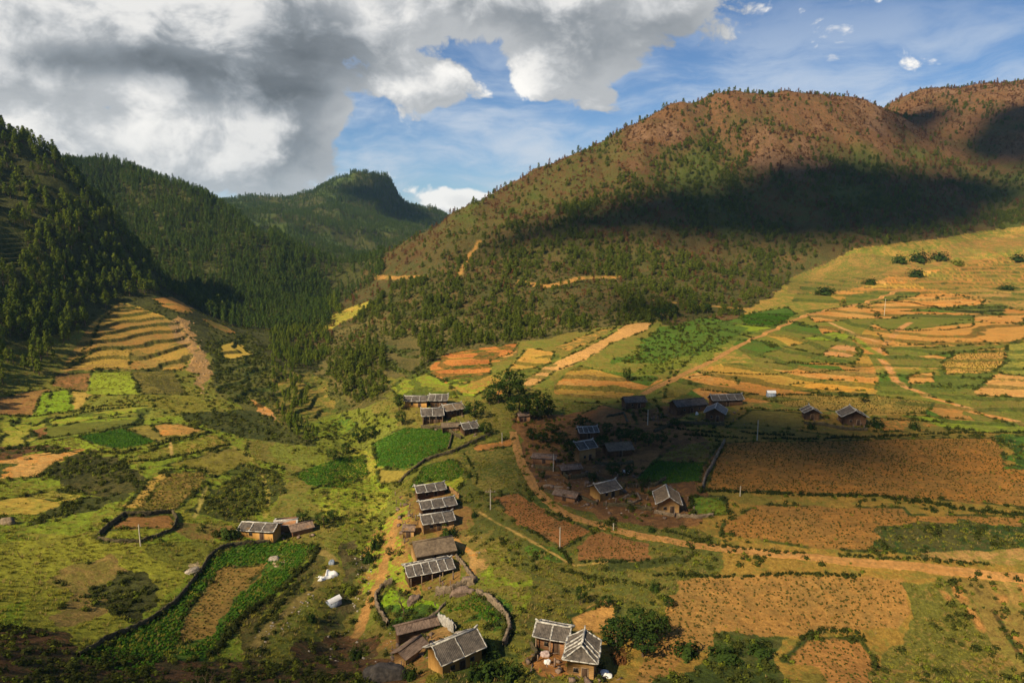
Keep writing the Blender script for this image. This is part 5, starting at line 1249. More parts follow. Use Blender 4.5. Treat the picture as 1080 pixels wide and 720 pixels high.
# --- single trees and bushes
BG = np.random.default_rng(31)
BV = []
for k in range(5):
    h = 6.0; cr = round_crown(h, 2.7, BG, 60, 15, 0.62, 0.12); tr = trunk_geo(h * 0.75, 0.2, BG, 5)
    BV.append((shared("crown", cr, M['broad']), shared("trunk", tr, M['bark'])))
SV = [shared("bush", bush_geo(1, 1, BG, 520, 0.19), M['broad']) for _ in range(4)]
SL = [shared("bush", bush_geo(1, 1, BG, 460, 0.19), M['shrub_light']) for _ in range(3)]
SB = [shared("bush", bush_geo(1, 1, BG, 420, 0.17), M['dry']) for _ in range(2)]
def broad_tree(px, py, hp_, label, wf=1.0, group=None):
    p = at(px, py); s = hp_ * p[1] / F / 6.0; t = empty("broadleaf_tree", p, BG.uniform(0, 6.28)); t.scale = (s * wf, s * wf, s)
    tag(t, label, "tree", group); c, b = BV[BG.integers(5)]; link("crown", c, parent=t); link("trunk", b, parent=t)
def bush(px, py, hp_, wp, label, src=None, group=None):
    p = at(px, py); k = p[1] / F; ob = link("bush", (src or SV)[BG.integers(len(src or SV))]); ob.location = p - np.array((0, 0, .1)); ob.rotation_euler = (0, 0, BG.uniform(0, 6.28))
    ob.scale = (wp * k / 2, wp * k / 2, hp_ * k * 1.1); tag(ob, label, "bush", group)
for px, py, h, wf, lab in [
    (526, 425, 24, 1.1, "left tree of the tall dark clump above the far cluster"), (538, 420, 34, 1.1, "tallest tree of the dark clump above the far cluster"), (516, 426, 16, 1.2, "low tree at the left foot of the tall dark clump"),
    (500, 440, 20, 1.3, "single round tree right of the far cluster"), (548, 441, 30, 1.1, "left tree of the dark pair over the small earth hut"), (566, 441, 32, 1.2, "right tree of the dark pair over the small earth hut"), (578, 440, 22, 1.0, "smaller tree at the right of the dark pair over the earth hut"),
    (421, 433, 20, 0.8, "narrow tree at the left end of the far cluster"), (424, 448, 17, 0.9, "tree in front of the left house of the far cluster"), (513, 458, 15, 1.3, "round tree beside the white framed roof of the far cluster"),
    (602, 484, 25, 1.0, "dark tree covering the left side of the two storey farmhouse"), (646, 502, 17, 1.2, "dark tree in front of the long low barn"), (664, 500, 12, 1.1, "small tree right of the dark tree in front of the barn"),
    (636, 474, 17, 1.1, "tree between the two storey farmhouse and the barn"), (655, 466, 16, 1.3, "first dark tree behind the barn"), (670, 468, 17, 1.3, "second dark tree behind the barn"), (684, 470, 16, 1.2, "dark tree at the right end behind the barn"), (590, 468, 14, 1.6, "spreading dark tree left of the upper house of the hamlet"), (572, 466, 12, 1.7, "leftmost dark tree of the shaded hamlet"),
    (650, 684, 42, 1.1, "left tree of the large dark clump at lower centre"), (674, 676, 44, 1.2, "tallest tree of the large dark clump at lower centre"), (692, 674, 38, 1.1, "right tree of the large dark clump at lower centre"), (678, 692, 32, 1.2, "front tree of the large dark clump at lower centre"),
    (612, 637, 24, 0.7, "narrow dark tree standing alone above the open porch house"), (289, 566, 14, 0.6, "small tree at the right corner of the ochre house"), (320, 551, 16, 1.2, "tree behind the collapsing shed on the left"), (342, 556, 20, 1.2, "tree right of the collapsing shed on the left"), (352, 548, 13, 1.2, "lower tree by the stream right of the collapsing shed"),
    (662, 402, 15, 0.8, "lone dark tree on the green terraces"), (378, 466, 17, 1.1, "tree by the stream left of the green crop field"), (392, 462, 15, 1.1, "tree by the stream at the corner of the green crop field"), (366, 478, 14, 1.1, "tree by the stream below the lime plot"), (352, 485, 14, 1.1, "leftmost tree of the stream side group above the green field"),
    (911, 424, 11, 1.1, "lone round tree above the two lone houses"), (925, 336, 8, 1.0, "tiny tree beside the upper right pole"),
    (697, 338, 16, 1.1, "left dark tree below the hill road"), (710, 334, 14, 1.1, "middle dark tree below the hill road"), (732, 330, 13, 1.2, "right dark tree below the hill road"), (746, 330, 12, 1.1, "rightmost dark tree below the hill road"),
    (560, 463, 14, 1.2, "dark tree at the upper left edge of the shaded hamlet"), (582, 457, 12, 1.4, "dark tree above the leftmost trees of the hamlet"), (640, 457, 13, 1.2, "dark tree right of the upper house of the hamlet"), (612, 449, 11, 1.3, "small dark tree above the upper house of the hamlet"), (625, 507, 11, 1.1, "small tree between the dark open shed and the ochre gabled house"),
    (678, 514, 11, 1.2, "small dark tree at the corner of the dark green plot"), (698, 468, 13, 1.3, "tree at the top left of the shaded green plot"), (712, 449, 9, 1.5, "low tree in front of the long log house"), (572, 505, 10, 1.1, "small tree below the ruined shed"), (738, 520, 9, 1.2, "small tree at the corner by the straight stone wall"),
    (486, 694, 16, 1.0, "tree behind the dark bushes at the bottom farmhouse"), (440, 612, 9, 1.1, "small tree at the left of the low banded house"), (410, 585, 10, 1.1, "small tree beside the lane above the brown barn"), (640, 640, 16, 1.1, "small tree left of the large dark clump, upslope"), (705, 640, 14, 1.2, "small tree right of the large dark clump, upslope"),
]: broad_tree(px, py, h, lab, wf)
for px, py, h, w, lab, src in [
    (520, 712, 26, 44, "large dark bush right of the bottom farmhouse", None), (500, 716, 18, 26, "dark bush against the eave side of the bottom farmhouse", None), (542, 716, 22, 34, "dark bush between the bottom farmhouse and the porch house", None), (513, 690, 22, 18, "bush at the right corner of the bottom farmhouse", None),
    (433, 716, 20, 20, "round dark bush at the left corner of the bottom farmhouse", None), (376, 694, 16, 20, "dark bush on the bank left of the bottom yard", None), (655, 697, 16, 24, "reddish brown bush at the foot of the large dark clump", SB),
    (240, 566, 14, 32, "broad rounded bush left of the ochre house", None), (388, 592, 18, 20, "dark bush beside the stony stream", None), (396, 578, 16, 16, "bush beside the stony stream, upper one", None), (368, 624, 12, 22, "green bush between the two white tarpaulins", SL), (350, 632, 10, 20, "green bush below the larger tarpaulin", SL), (330, 655, 13, 16, "dark bush above the stony bank at lower left", None),
    (925, 450, 9, 20, "dark bush at the right side of the larger lone house", None), (964, 452, 9, 14, "dark bush right of the two lone houses", None), (871, 310, 9, 26, "dark bush on the pale green field under the hill", None), (917, 300, 8, 18, "left bush in the row on the upper right field", None), (965, 292, 10, 22, "right bush in the row on the upper right field", None),
    (950, 277, 10, 20, "first dark bush at the forest edge on the upper right", None), (970, 276, 12, 24, "second dark bush at the forest edge on the upper right", None), (992, 274, 10, 22, "third dark bush at the forest edge on the upper right", None), (1010, 280, 7, 16, "lighter bush at the forest edge on the upper right", SL), (1073, 275, 8, 18, "bush at the right edge of the upper fields", None), (1062, 305, 6, 22, "low bush at the right edge below the field road", None),
    (688, 560, 9, 12, "dark bush at the corner in front of the tan gabled house", None), (855, 452, 8, 12, "dark bush in front of the smaller lone house", None), (500, 545, 8, 10, "small bush on the slope right of the second lane house", None), (495, 503, 9, 8, "small round bush on the yellow plot boundary", None), (472, 566, 14, 26, "dark bush in front of the third lane house", None),
    (725, 690, 18, 40, "green scrub mound at the bottom left of the orange plot", None), (765, 694, 16, 44, "green scrub mound in the middle of the bottom bushes", None), (800, 688, 14, 36, "green scrub mound at the right of the bottom bushes", None), (690, 622, 12, 16, "bush above the large dark clump", None),
    (452, 690, 8, 9, "small bush in the bottom yard", None), (420, 659, 6, 26, "low dark plants along the front of the lime green garden", None), (442, 655, 6, 22, "low dark plants under the bare tree", None),
]: bush(px, py, h, w, lab, src)

# --- bare fruit tree and the leafless shrubs of the near slope
def bare_tree(px, py, hpx, label, mat='twig', seed=1, levels=4, spread=0.55, name="bare_tree", dpt=None):
    r = np.random.default_rng(seed); p = at(px, py) if dpt is None else np.array(dpt); H_ = hpx * p[1] / F; tr = []; br = []
    def grow(b, d, L, rad, lv):
        e = b + d * L; m = (b + e) / 2 + r.normal(0, L * 0.06, 3)
        (tr if lv == levels else br).append(tube([b, m, e], [rad, rad * 0.8, rad * 0.55], 4))
        if lv == 0: return
        for _ in range(3 if lv > 1 else 4):
            nd = d + r.normal(0, spread, 3) + np.array((0, 0, 0.15)); nd /= np.linalg.norm(nd); grow(b + d * L * r.uniform(0.55, 1.0), nd, L * r.uniform(0.6, 0.82), rad * 0.52, lv - 1)
    grow(np.array((0, 0, -0.3)), np.array((0.05, 0, 1.0)), H_ * 0.34, H_ * 0.03, levels)
    t = empty(name, p); tag(t, label, "tree" if name == "bare_tree" else "shrub"); part("trunk", tr, M[mat], t); part("branch", br, M[mat], t)
bare_tree(425, 649, 36, "leafless pinkish tree in the lime green garden", seed=3)
NEAR = []
for k, (az, r_, h, lab) in enumerate([(-27.5, 62, 7.5, "leafless dark shrub on the near slope below the meadow"), (-23.0, 66, 6.0, "leafless dark shrub at the bottom beside the long crop plot"), (-32.5, 60, 6.0, "leafless shrub at the lower left corner"), (-14.5, 72, 6.5, "leafless shrub at the bottom left of the dark boulder")]):
    a = R(az); x, y = r_ * math.sin(a), r_ * math.cos(a); z = float(ground(x, y))
    bare_tree(0, 0, h * F / y, lab, 'bark', 40 + k, 4, 0.4, "bare_shrub", (x, y, z))

# --- poles
def pole(px, py, top, label, cross=False):
    p = at(px, py); h = (py - top) * p[1] / F / 0.93; t = empty("utility_pole", p); tag(t, label, "pole")
    part("pole", tube([(0, 0, -0.5), (0, 0, h)], [0.16, 0.11], 8), M['pole'], t)
    if cross:
        part("crossarm", [boxg(-1.3, 1.3, -.07, .07, h - .75, h - .55)], M['post'], t)
        for x in (-1.15, -.4, .4, 1.15): part("insulator", tube([(x, 0, h - .55), (x, 0, h - .25)], [0.07, 0.05], 6), M['lime'], t)
    else:
        part("bracket", [boxg(-.35, .35, -.05, .05, h - .42, h - .32)], M['post'], t)
pole(517.3, 537, 515.5, "pole with a crossarm beside the ploughed red plot", True); pole(590.5, 578, 554.5, "pale pole at the lower edge of the ploughed red plot"); pole(148.3, 575.5, 551.5, "pale pole in front of the walled brown plot")
pole(798.5, 464, 443, "pole at the hedge left of the two lone houses"); pole(683, 448, 432, "pole below the dark log house"); pole(932.5, 333, 316, "pole standing in the upper right fields"); pole(583.6, 497, 478, "pole beside the ruined shed by the road"); pole(529.5, 467, 456, "small pole above the dirt road start"); pole(780.5, 523, 512, "short pole on the lower hedge of the big field"); pole(647, 559, 551, "short post at the edge of the road bend")

# --- tarpaulins, stones, clutter
def heap(px, py, w, d, h, label, mat, name, cat_, yaw=0.0, seed=1, sub=ico(4)):
    r = np.random.default_rng(seed); p = at(px, py); v = sub[0].copy(); v[:, 2] = np.maximum(v[:, 2], -0.3); n = np.sin(v @ r.normal(size=(3, 5)) * 2.6 + r.uniform(0, 6, 5)).mean(1)
    v *= (1 + 0.30 * n + 0.10 * np.sin(v @ r.normal(size=(3, 4)) * 9).mean(1))[:, None]; v = np.sign(v) * np.abs(v) ** 0.8 * np.array((w / 2, d / 2, h)); c, s = math.cos(yaw), math.sin(yaw)
    v = np.stack([v[:, 0] * c - v[:, 1] * s, v[:, 0] * s + v[:, 1] * c, v[:, 2]], 1)
    ob = link(name, mesh_np(name, v, tris=sub[1]), M[mat]); ob.location = p; tag(ob, label, cat_); return ob
def sheet(px, py, L, W_, label, mat, yaw, seed):
    """a thrown-down sheet with an uneven outline, lying over lumpy ground"""
    r = np.random.default_rng(seed); p = at(px, py); n, m_ = 18, 10; u, v = np.meshgrid(np.linspace(-.5, .5, n), np.linspace(-.5, .5, m_), indexing='ij')
    x = u * L * (1 + 0.25 * np.sin(v * 7 + seed)); y = v * W_ * (1 + 0.45 * np.sin(u * 6 + seed * 2)) + 0.5 * np.sin(u * 5); c, s_ = math.cos(yaw), math.sin(yaw)
    X = p[0] + x * c - y * s_; Y = p[1] + x * s_ + y * c; Z = ground(X, Y) + 0.35 + 0.30 * np.sin(u * 11 + seed) * np.cos(v * 7) + r.normal(0, 0.07, u.shape) - 0.5 * (np.maximum(np.abs(u), np.abs(v)) > 0.46)
    V = np.stack([X, Y, Z], -1).reshape(-1, 3); idx = np.arange(n * m_).reshape(n, m_); q = np.stack([idx[:-1, :-1], idx[1:, :-1], idx[1:, 1:], idx[:-1, 1:]], -1).reshape(-1, 4); o = len(V)
    e = np.concatenate([idx[0, :-1], idx[:-1, -1], idx[-1, :0:-1], idx[:0:-1, 0]]); e2 = np.roll(e, -1); sd = np.stack([e, e2, e2 + o, e + o], -1)
    ob = link("tarpaulin", mesh_np("tarpaulin", np.concatenate([V, V - (0, 0, .05)]), np.concatenate([q, q[:, ::-1] + o, sd])), M[mat]); tag(ob, label, "tarpaulin"); return ob
sheet(345, 608, 4.6, 1.9, "larger crumpled white tarpaulin spread by the stream path", 'tarp', 0.75, 3)
0 and heap(344.5, 609, 4.8, 2.0, 0.7, "larger crumpled white tarpaulin spread by the stream path", 'tarp', "tarpaulin", "tarpaulin", 0.75, 3)
heap(350, 594, 1.4, 1.2, 0.9, "small blue grey tarpaulin heap above the white one", 'bluetarp', "tarpaulin", "tarpaulin", 0.3, 4)
def tent(px, py, L, W_, h, label, yaw, name='covered_stack', cat_='stack'):
    p = at(px, py); v = np.array([(-L / 2, -W_ / 2, -.2), (L / 2, -W_ / 2, -.2), (L / 2, W_ / 2, -.2), (-L / 2, W_ / 2, -.2), (-L / 2 * .96, -W_ / 2 * .9, h * .62), (L / 2 * .96, -W_ / 2 * .9, h * .62), (L / 2 * .96, W_ / 2 * .9, h * .62), (-L / 2 * .96, W_ / 2 * .9, h * .62), (-L / 2, 0, h), (L / 2, 0, h)], float)
    t = empty(name, p, yaw); tag(t, label, cat_)
    part("body", (v[:8], np.array([(0, 1, 5, 4), (1, 2, 6, 5), (2, 3, 7, 6), (3, 0, 4, 7), (4, 5, 6, 7)])), M['bluetarp'], t)
    w2 = v[[4, 5, 6, 7, 8, 9]] * np.array((1.1, 1.15, 1.0)) + np.array((0, 0, .06))
    part("cover", (np.concatenate([w2, w2 - (0, 0, .05)]), np.array([(0, 1, 5, 4), (2, 3, 4, 5), (6, 10, 11, 7), (8, 11, 10, 9), (0, 6, 7, 1), (2, 8, 9, 3)])), M['tarp'], t)
tent(352, 637, 2.9, 1.9, 1.6, "small white covered stack casting a shadow on the grass", 0.9)
tent(813, 417.5, 3.2, 2.0, 2.2, "tiny white box shaped hut on the terraces above the plot", 0.0, "small_hut", "hut")
heap(404, 716, 7.0, 4.0, 2.6, "large dark boulder at the bottom left of the bottom yard", 'boulder', "boulder", "rock", 0.3, 6)
heap(8, 552, 3.2, 2.0, 1.4, "grey rock outcrop at the left edge of the meadow", 'stone', "rock", "rock", 0.3, 8); heap(203, 603, 3.0, 1.8, 1.0, "pale rock pile above the long curved wall", 'pebble', "rock_pile", "rock", 0.9, 9)
heap(289, 590, 2.4, 1.6, 0.9, "pale stone pile inside the long crop plot", 'pebble', "rock_pile", "rock", 0.2, 10); heap(488, 671, 3.0, 1.6, 1.1, "pale stone heap behind the bottom farmhouse", 'pebble', "rock_pile", "rock", 0.2, 11)
heap(575, 691, 1.8, 1.2, 0.8, "pink cloth heap in the open porch yard", 'rag', "cloth_heap", "cloth", 0.2, 12); heap(577, 699, 1.3, 0.9, 0.7, "pale sack in the middle of the porch yard", 'tarp', "sack", "sack", 0.2, 13)
heap(447, 682, 1.9, 1.4, 1.2, "pink grey haystack in the bottom yard", 'rag', "haystack", "haystack", 0.2, 14); heap(436, 684, 1.5, 1.2, 1.3, "round pale haystack left of the pink grey one", 'stone', "haystack", "haystack", 0.2, 15)
heap(637, 711, 2.0, 1.2, 0.7, "white bundle right of the square house", 'tarp', "bundle", "bundle", 0.2, 16); heap(642, 714, 1.4, 1.0, 0.6, "smaller white bundle at the foot of the dark clump", 'tarp', "bundle", "bundle", 0.6, 17)
heap(578, 512, 2.6, 1.2, 0.4, "pale plank pile beside the dirt road bend", 'post', "plank_pile", "planks", 0.1, 18); heap(588, 513.5, 3.2, 1.0, 0.35, "longer plank pile left of the ochre gabled house", 'post', "plank_pile", "planks", -0.1, 19)
heap(495, 614, 3.4, 2.4, 1.6, "tumbled woodpile right of the low banded house", 'board', "woodpile", "woodpile", 0.3, 20); heap(488, 626, 5.0, 2.2, 1.5, "long woodpile above the garden with the green ridge", 'board', "woodpile", "woodpile", 0.2, 21); heap(437, 634, 3.2, 1.8, 1.4, "brushwood pile beside the bare tree", 'board', "woodpile", "woodpile", 0.7, 22)
heap(658, 498, 1.0, 0.8, 0.7, "white sack on the bank below the barn", 'tarp', "sack", "sack", 0, 23); heap(663, 498.5, 0.9, 0.8, 0.6, "second white sack on the bank below the barn, right one", 'tarp', "sack", "sack", 0, 24)
heap(672, 425, 1.2, 1.0, 1.3, "blue grey cloth hanging at the dark log house", 'bluetarp', "cloth_heap", "cloth", 0, 25); heap(735, 437, 1.1, 0.8, 1.0, "white cloth at the wall of the long log house", 'tarp', "cloth_heap", "cloth", 0, 26)

# --- small stones and scrub: too many to count
stone_v = []
for k in range(4):
    v = ICO2[0].copy() if k < 2 else ico(1)[0]; tt = ICO2[1] if k < 2 else ico(1)[1]
    v = v * (1 + 0.25 * np.sin(v[:, :1] * 4 + k) * np.cos(v[:, 1:2] * 5 + k)) * np.array((.5, .4, .32)); q4 = np.concatenate([tt, tt[:, 2:]], 1)
    stone_v.append((v, tt))
def scatter_tri(name, label, P, scale, mat):
    V = []; T = []; o = 0; r = np.random.default_rng(len(P))
    for p, s in zip(P, scale):
        v, t = stone_v[r.integers(4)]; a = r.uniform(0, 6.28); c, n = math.cos(a), math.sin(a)
        V.append(np.stack([v[:, 0] * c - v[:, 1] * n, v[:, 0] * n + v[:, 1] * c, v[:, 2]], 1) * s + p); T.append(t + o); o += len(v)
    ob = link(name, mesh_np(name, np.concatenate(V), tris=np.concatenate(T)), M[mat]); tag(ob, label, kind='stuff')
d[:] = 0
d[zmask("187,333 205,340 214,367 224,388 214,418 204,402 198,370 180,345", 230, 470)] = 0.16
Ps = sow(d); scatter_tri("rubble", "brown rubble of the rockslide through the stepped fields", Ps, np.random.default_rng(1).uniform(0.3, 1.4, len(Ps)), 'scree')
d[:] = 0
d[zmask("372,575 384,575 392,600 388,625 372,655 362,655 378,620 374,600", 90, 260)] = 0.9; d[zmask("262,672 300,640 330,612 340,618 318,648 290,690 270,692", 90, 200)] = 0.35; d[zmask("318,690 345,665 360,660 400,672 405,690 380,700", 80, 160)] = 0.35
d[zmask("497,545 512,552 508,590 498,600", 100, 220)] = 0.12; d[zmask("560,500 620,505 680,520 690,545 620,540 575,520", 120, 260)] = 0.10; d[zmask("395,660 425,668 430,700 395,710", 80, 150)] = 0.15
Ps = sow(d); scatter_tri("stream_stones", "grey and tan stones along the dry stream bed and banks", Ps, np.random.default_rng(2).uniform(0, 1, len(Ps)) ** 2 * 0.6 + 0.12, 'pebble')
d[:] = 0
for q_, k_ in (("415,520 432,522 440,560 430,575 418,575", .25), ("430,640 462,612 505,606 500,622 460,640", .35), ("412,680 450,664 470,680 450,700 415,705", .5), ("556,690 600,684 598,712 560,714", .3), ("600,715 650,700 655,720 600,725", .35), ("560,480 640,490 730,520 735,548 690,548 600,535 560,505", .10), ("640,430 790,430 790,448 700,450", .08), ("425,428 505,440 505,462 440,452", .15), ("290,552 335,548 335,568 300,570", .25), ("845,438 930,442 925,455 850,452", .12)): d[zmask(q_, 80, 330)] = k_
Pq = sow(d, up=0.5); stone_v = [(boxg(-.9, .9, -.08, .08, -.05, .12)[0], None), (boxg(-.4, .4, -.3, .3, -.1, .45)[0], None), (boxg(-.6, .6, -.1, .1, 0, .1)[0], None), (boxg(-.1, .1, -.1, .1, -.2, 1.3)[0], None)]
bt = boxg(0, 1, 0, 1, 0, 1)[1]; bt = np.concatenate([bt[:, [0, 1, 2]], bt[:, [0, 2, 3]]]); stone_v = [(v, bt) for v, _ in stone_v]
scatter_tri("yard_clutter", "boards, posts and firewood lying about the farm yards", Pq, np.random.default_rng(4).uniform(0.5, 1.3, len(Pq)), 'board')
# ================================================================ low plants: grass, scrub, crops
CG = np.random.default_rng(51)
clear = np.ones(N, bool)
for c, r_, z in HOUSES: clear &= ~((np.abs(GX - c[0]) < r_) & (np.abs(GY - c[1]) < r_) & (np.hypot(GX - c[0], GY - c[1]) < r_ * 0.9))
valley = (GY > 75) & (GY < 470) & (GZ < -25)
lum = CA.mean(-1)
vary = fbm(GX, GY, 14, 4)
green = CA[..., 1] >= CA[..., 0] * 0.80
# scrub where the land is rough; thick where it is dark
d[:] = 0
m = valley & clear & (RGH > 0.78) & ~BARE; d[m] = (0.20 * sst(vary, -0.2, 0.45) + 0.010)[m]
m = valley & clear & (RGH > 0.9) & (lum < 0.055); d[m] = (0.42 * sst(vary, -0.55, 0.1) + 0.08)[m]
m = (GY >= 280) & (GY < 500) & (PX > 330) & (PX < 710) & ~BARE & (RGH > 0.85); d[m] = 0.11
for s_, k in (("213,540 220,517 263,490 287,493 300,520 280,540 253,550", .40), ("190,437 240,430 290,440 327,455 327,466 260,463 210,450", .40), ("650,385 685,352 740,333 790,345 745,372 690,382", .25), ("553,455 575,446 620,445 690,452 702,466 660,468 620,472 570,474", .22), ("690,452 760,455 780,462 700,460", .2), ("222,345 262,352 285,380 300,395 330,392 345,405 375,432 392,450 380,470 330,470 300,462 240,432 222,400", .16), ("370,572 384,570 396,600 391,632 376,664 352,672 366,640 374,612", .22), ("318,614 342,596 345,606 300,660 272,690 250,695", .14), ("480,600 560,600 560,668 535,690 500,640", .05), ("560,640 640,630 650,660 560,662", .05)):
    m = zmask(s_, 90, 480) & ~BARE; d[m] = (k * (0.35 + 0.65 * sst(vary, -0.5, 0.1)))[m]
m = zmask("930,612 1010,612 1085,690 1090,740 930,740 925,690 952,664", 80, 200); d[m] = (0.30 * sst(vary, -0.2, 0.3) + 0.03)[m]
d = np.maximum(d, EDGE * 0.55 * valley)
Pb = sow(d, 0.004, up=0.5); Sb = CG.uniform(0.5, 1.25, len(Pb)) * np.where(ground(Pb[:, 0], Pb[:, 1]) < 99, 1, 1); pk = CG.integers(0, 5, len(Pb))
bushes = [[(*bush_geo(0.95, 1.1, CG, 60, 0.42), 0)], [(*bush_geo(0.8, 0.8, CG, 46, 0.36), 0)], [(*bush_geo(1.15, 0.9, CG, 64, 0.42), 0)], [(*bush_geo(0.8, 0.9, CG, 50, 0.36), 1)], [(*bush_geo(0.6, 1.2, CG, 46, 0.34), 0)]]
order = np.argsort(-Sb / Pb[:, 1] * (np.abs(Pb[:, 0]) < 0.76 * Pb[:, 1]))[:300]; bm_ = [shared("scrub_bush", (b[0][0], b[0][1]), M['shrub_light' if b[0][2] else 'shrub']) for b in bushes]
for k in order:
    ob = link("scrub_bush", bm_[pk[k]]); ob.location = Pb[k]; ob.rotation_euler = (0, 0, CG.uniform(0, 6.28)); ob.scale = (Sb[k],) * 3
    lf = Pb[k, 0] < -20
    tag(ob, "low dark scrub bush on the rough ground of the near left slope" if lf else "low dark scrub bush on the rough ground of the near right slope", "bush", "scrub bushes, near left" if lf else "scrub bushes, near right")
kp = np.ones(len(Pb), bool); kp[order] = False
scatter("scrub", bushes, Pb[kp], Sb[kp], "low scrub covering rough banks and gullies", [M['shrub'], M['shrub_light']], pick=pk[kp])
# grass
d[:] = 0
m = valley & clear & ~BARE & (GY < 330) & (lum > 0.05) & green; d[m] = (1.1 * sst(vary, -0.6, 0.3) + 0.25)[m] * np.clip(1.2 - (GY[m] - 90) / 260, 0.25, 1)
m = valley & clear & ~(m) & (GY < 330); d[m] = (0.10 * sst(vary, -0.1, 0.4) + 0.02)[m]
Pg = sow(d, 0.004, up=0.3); tv = [[(*tuft_geo(0.35, 0.42, CG, 9, 0.06), 0)], [(*tuft_geo(0.45, 0.34, CG, 10, 0.07), 0)], [(*tuft_geo(0.3, 0.5, CG, 8, 0.05), 1)]]
scatter("grass", tv, Pg, CG.uniform(0.6, 1.4, len(Pg)), "tufts of meadow grass on the valley floor", [M['grass'], M['drygrass']], pick=CG.choice(3, len(Pg), p=[.45, .4, .15]))
# crops in rows
def rows(polys, sp, rsp, y0=80, y1=420, yaw=None, keepp=1.0, jit=0.25, thin=0.0, rj=0.12):
    out = []
    for s in polys:
        P = np.array(pp(s)); W_ = np.array([at(*q) for q in np.clip(P, [-30, 0], [1110, 760]) if at(*q) is not None])[:, :2]
        ctr = W_.mean(0); D_ = W_ - ctr
        if yaw is None:
            e, v = np.linalg.eigh(D_.T @ D_); u = v[:, 1]
        else: u = np.array((math.cos(yaw), math.sin(yaw)))
        n_ = np.array((-u[1], u[0])); a0, a1 = (D_ @ u).min(), (D_ @ u).max(); b0, b1 = (D_ @ n_).min(), (D_ @ n_).max()
        A_, B_ = np.meshgrid(np.arange(a0, a1, sp), np.arange(b0, b1, rsp)); A_ = A_ + CG.normal(0, sp * jit, A_.shape); B_ = B_ + CG.normal(0, rsp * rj, B_.shape)
        xy = ctr + A_.ravel()[:, None] * u + B_.ravel()[:, None] * n_; z = ground(xy[:, 0], xy[:, 1]); qx, qy = project(xy[:, 0], xy[:, 1], z)
        w = fbm(xy[:, 0], xy[:, 1], 9, 3)
        ok = inpoly(qx, qy, P) & (xy[:, 1] > y0) & (xy[:, 1] < y1) & (CG.random(len(z)) < keepp * (1 - thin + thin * sst(w, -0.45, 0.35)))
        out.append(np.stack([xy[:, 0], xy[:, 1], z], 1)[ok])
    return np.concatenate(out)
cv = [[(*bush_geo(0.34, 0.42, CG, 12, 0.34), 0)], [(*bush_geo(0.28, 0.5, CG, 11, 0.32), 0)], [(*bush_geo(0.38, 0.36, CG, 12, 0.34), 0)]]
Pc = rows(["80,694 133,668 160,654 200,618 220,591 247,576 287,572 334,575 313,600 287,628 300,600 287,593 233,598 200,640 187,680 150,713", "227,667 253,627 287,600 313,600 287,628 240,660 220,694 187,690",
           "393,468 427,451 473,453 478,463 470,474 427,494 397,491", "82,460 130,452 165,466 127,473 100,468", "310,500 360,482 385,480 388,500 360,514 327,512", "672,505 690,486 742,488 738,507 700,510", "470,646 503,627 528,651 520,658 498,642", "780,333 830,324 840,331 817,344 787,342", "432,514 447,492 477,484 490,497 484,505 450,508"], 0.55, 0.75)
scatter("crop_plants", cv, Pc, CG.uniform(0.7, 1.3, len(Pc)), "rows of leafy green crop plants", [M['crop']])
dv = [[(*bush_geo(0.2, 0.3, CG, 8, 0.24), 0)], [(*bush_geo(0.18, 0.36, CG, 7, 0.22), 0)]]
Pd2 = rows(["743,517 763,467 860,465 933,463 1047,462 1056,470 1060,490 1100,495 1100,536 937,523 850,520", "763,552 800,532 860,534 953,535 953,543 1080,545 1100,555 933,553 933,580 853,577 760,562", "720,612 760,607 853,607 950,610 957,647 950,663 863,662 843,672 770,673 720,695 690,720 670,720 700,645", "827,697 853,672 907,673 922,695 926,740 870,740 865,703",
            "993,382 1010,373 1060,366 1060,383 1047,393 997,395", "130,537 150,515 173,498 217,497 214,513 182,540", "805,419 860,414 922,416 985,424 975,436 920,436 877,433 830,428"], 0.85, 0.95, thin=0.7, jit=0.6, rj=0.4)
scatter("sparse_crop_plants", dv, Pd2, CG.uniform(0.8, 1.6, len(Pd2)), "dotted rows of young crop plants on orange soil", [M['crop_dry']])
Pe = rows(["233,598 287,593 268,610 253,627 227,667 187,680 185,665 200,640", "520,524 547,519 573,537 625,560 594,578 547,554", "610,578 633,560 683,573 684,590 613,590"], 0.8, 0.8, thin=0.6)
scatter("ripe_crop_plants", dv, Pe, CG.uniform(0.7, 1.4, len(Pe)), "withered crop plants on the brown plots", [M['crop_dry']])
print("cover", len(Pb), len(Pg), len(Pc), len(Pd2), len(Pe))
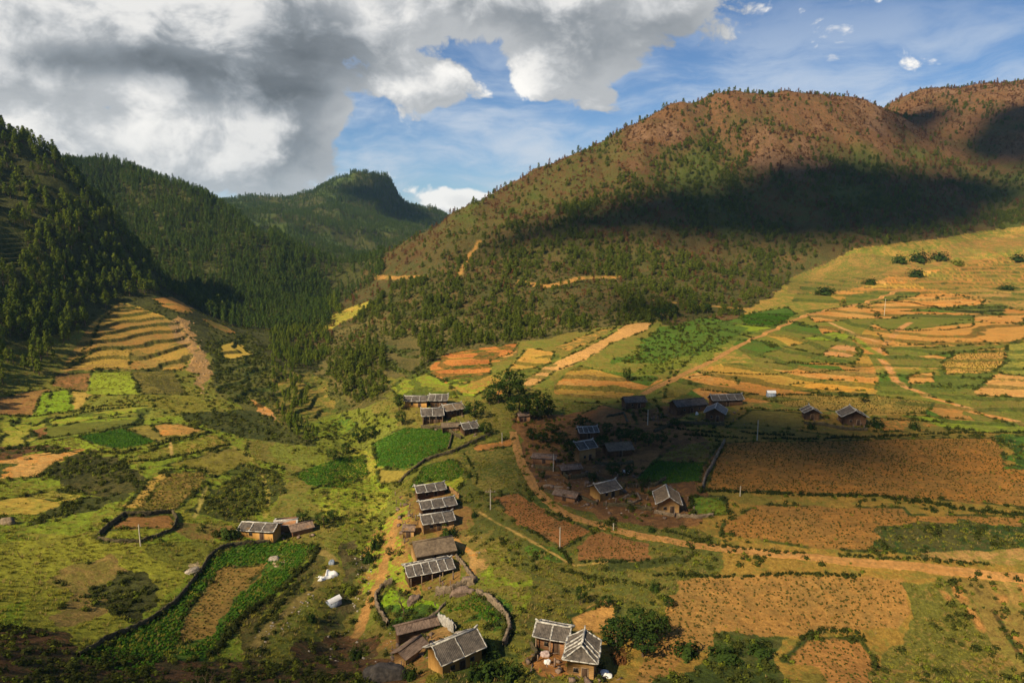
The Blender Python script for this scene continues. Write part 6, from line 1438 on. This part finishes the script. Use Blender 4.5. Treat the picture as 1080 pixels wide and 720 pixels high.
# ---------------------------------------------------------------- dirt road
def road(s, wid, label, name='dirt_road', col='road'):
    P = polyline(s, 0.7); 
    for _ in range(6): P[1:-1] = (P[:-2] + P[1:-1] * 2 + P[2:]) / 4
    n = len(P); T = np.gradient(P, axis=0); T /= np.linalg.norm(T, axis=1, keepdims=True); S = np.stack([-T[:, 1], T[:, 0]], 1)
    w = wid * (1 + 0.16 * fbm(P[:, 0], P[:, 1], 5, 3)); us = np.linspace(-.5, .5, 13); V = []
    for k, u in enumerate(us):
        q = P + S * (u * w + (CG.normal(0, 0.16, n) if k in (0, 12) else 0))[:, None]; z = ground(q[:, 0], q[:, 1])
        z = z + (0.12 - 0.05 * (abs(abs(u) - 0.26) < 0.1)) if k not in (0, 12) else z - 0.12
        V.append(np.concatenate([q, z[:, None]], 1))
    V = np.stack(V, 1); idx = np.arange(n * 13).reshape(n, 13); q = np.stack([idx[:-1, :-1], idx[:-1, 1:], idx[1:, 1:], idx[1:, :-1]], -1).reshape(-1, 4)
    me = mesh_np(name, V.reshape(-1, 3), q, smooth=True); rut = np.exp(-((np.abs(us) - 0.24) / 0.09) ** 2)[None] * (0.55 + 0.6 * fbm(P[:, 0], P[:, 1], 6, 3))[:, None]
    a_ = me.attributes.new('rut', 'FLOAT', 'POINT'); a_.data.foreach_set('value', np.clip(rut, 0, 1).astype(np.float32).ravel())
    ob = link(name, me, M[col]); tag(ob, label, kind='structure')
M['road'] = plain_mat('orange_dirt_track', (0.31, 0.145, 0.038), (0.44, 0.22, 0.065), 0.8, 1.0, 0.5)
_t = NT(M['road'].node_tree); _b = M['road'].node_tree.nodes['Principled BSDF']; _src = _b.inputs['Base Color'].links[0].from_socket
_rt = _t.new('ShaderNodeAttribute', attribute_name='rut'); _wd = _t.noise(_t.new('ShaderNodeTexCoord').outputs['Object'], 1.3, 4, 0.65)
_t.link(_t.mix(_t.math('MULTIPLY', _t.math('SUBTRACT', 1.0, _rt.outputs['Fac']), _t.sstep(_wd, 0.44, 0.60, 0.0, 0.62)), _src, (0.16, 0.105, 0.03, 1)), _b.inputs['Base Color'])
road("541,455 545,470 552,492 563,513 575,526 590,538 607,546 623,551 647,558 680,566 720,573 760,578 800,582.5 867,588.5 933,595 980,599 1020,603 1100,612", 3.0, "orange dirt road curving past the hamlet to the right edge")
road("678,416 700,404 720,395 753,380 787,361 820,347 845,335 870,328 900,322 930,313 955,305", 3.4, "dirt track climbing the right fields toward the hill")
# ================================================================ the valley air
def haze():
    v, q = boxg(-2600, 2600, -300, 3700, float(GZ.min()) - 1.0, float(GZ.max()) + 25)
    m = bpy.data.materials.new("thin_blue_haze"); m.use_nodes = True; nt = m.node_tree; nt.nodes.clear()
    o = nt.nodes.new('ShaderNodeOutputMaterial'); p = nt.nodes.new('ShaderNodeVolumePrincipled'); nt.links.new(p.outputs[0], o.inputs['Volume'])
    p.inputs['Color'].default_value = (0.42, 0.72, 1.0, 1); p.inputs['Density'].default_value = HAZE; p.inputs['Anisotropy'].default_value = 0.2
    tag(link("haze", mesh_np("haze", v, q), m), "thin blue haze filling the valley", kind='stuff')
HAZE = 0.00007
haze()
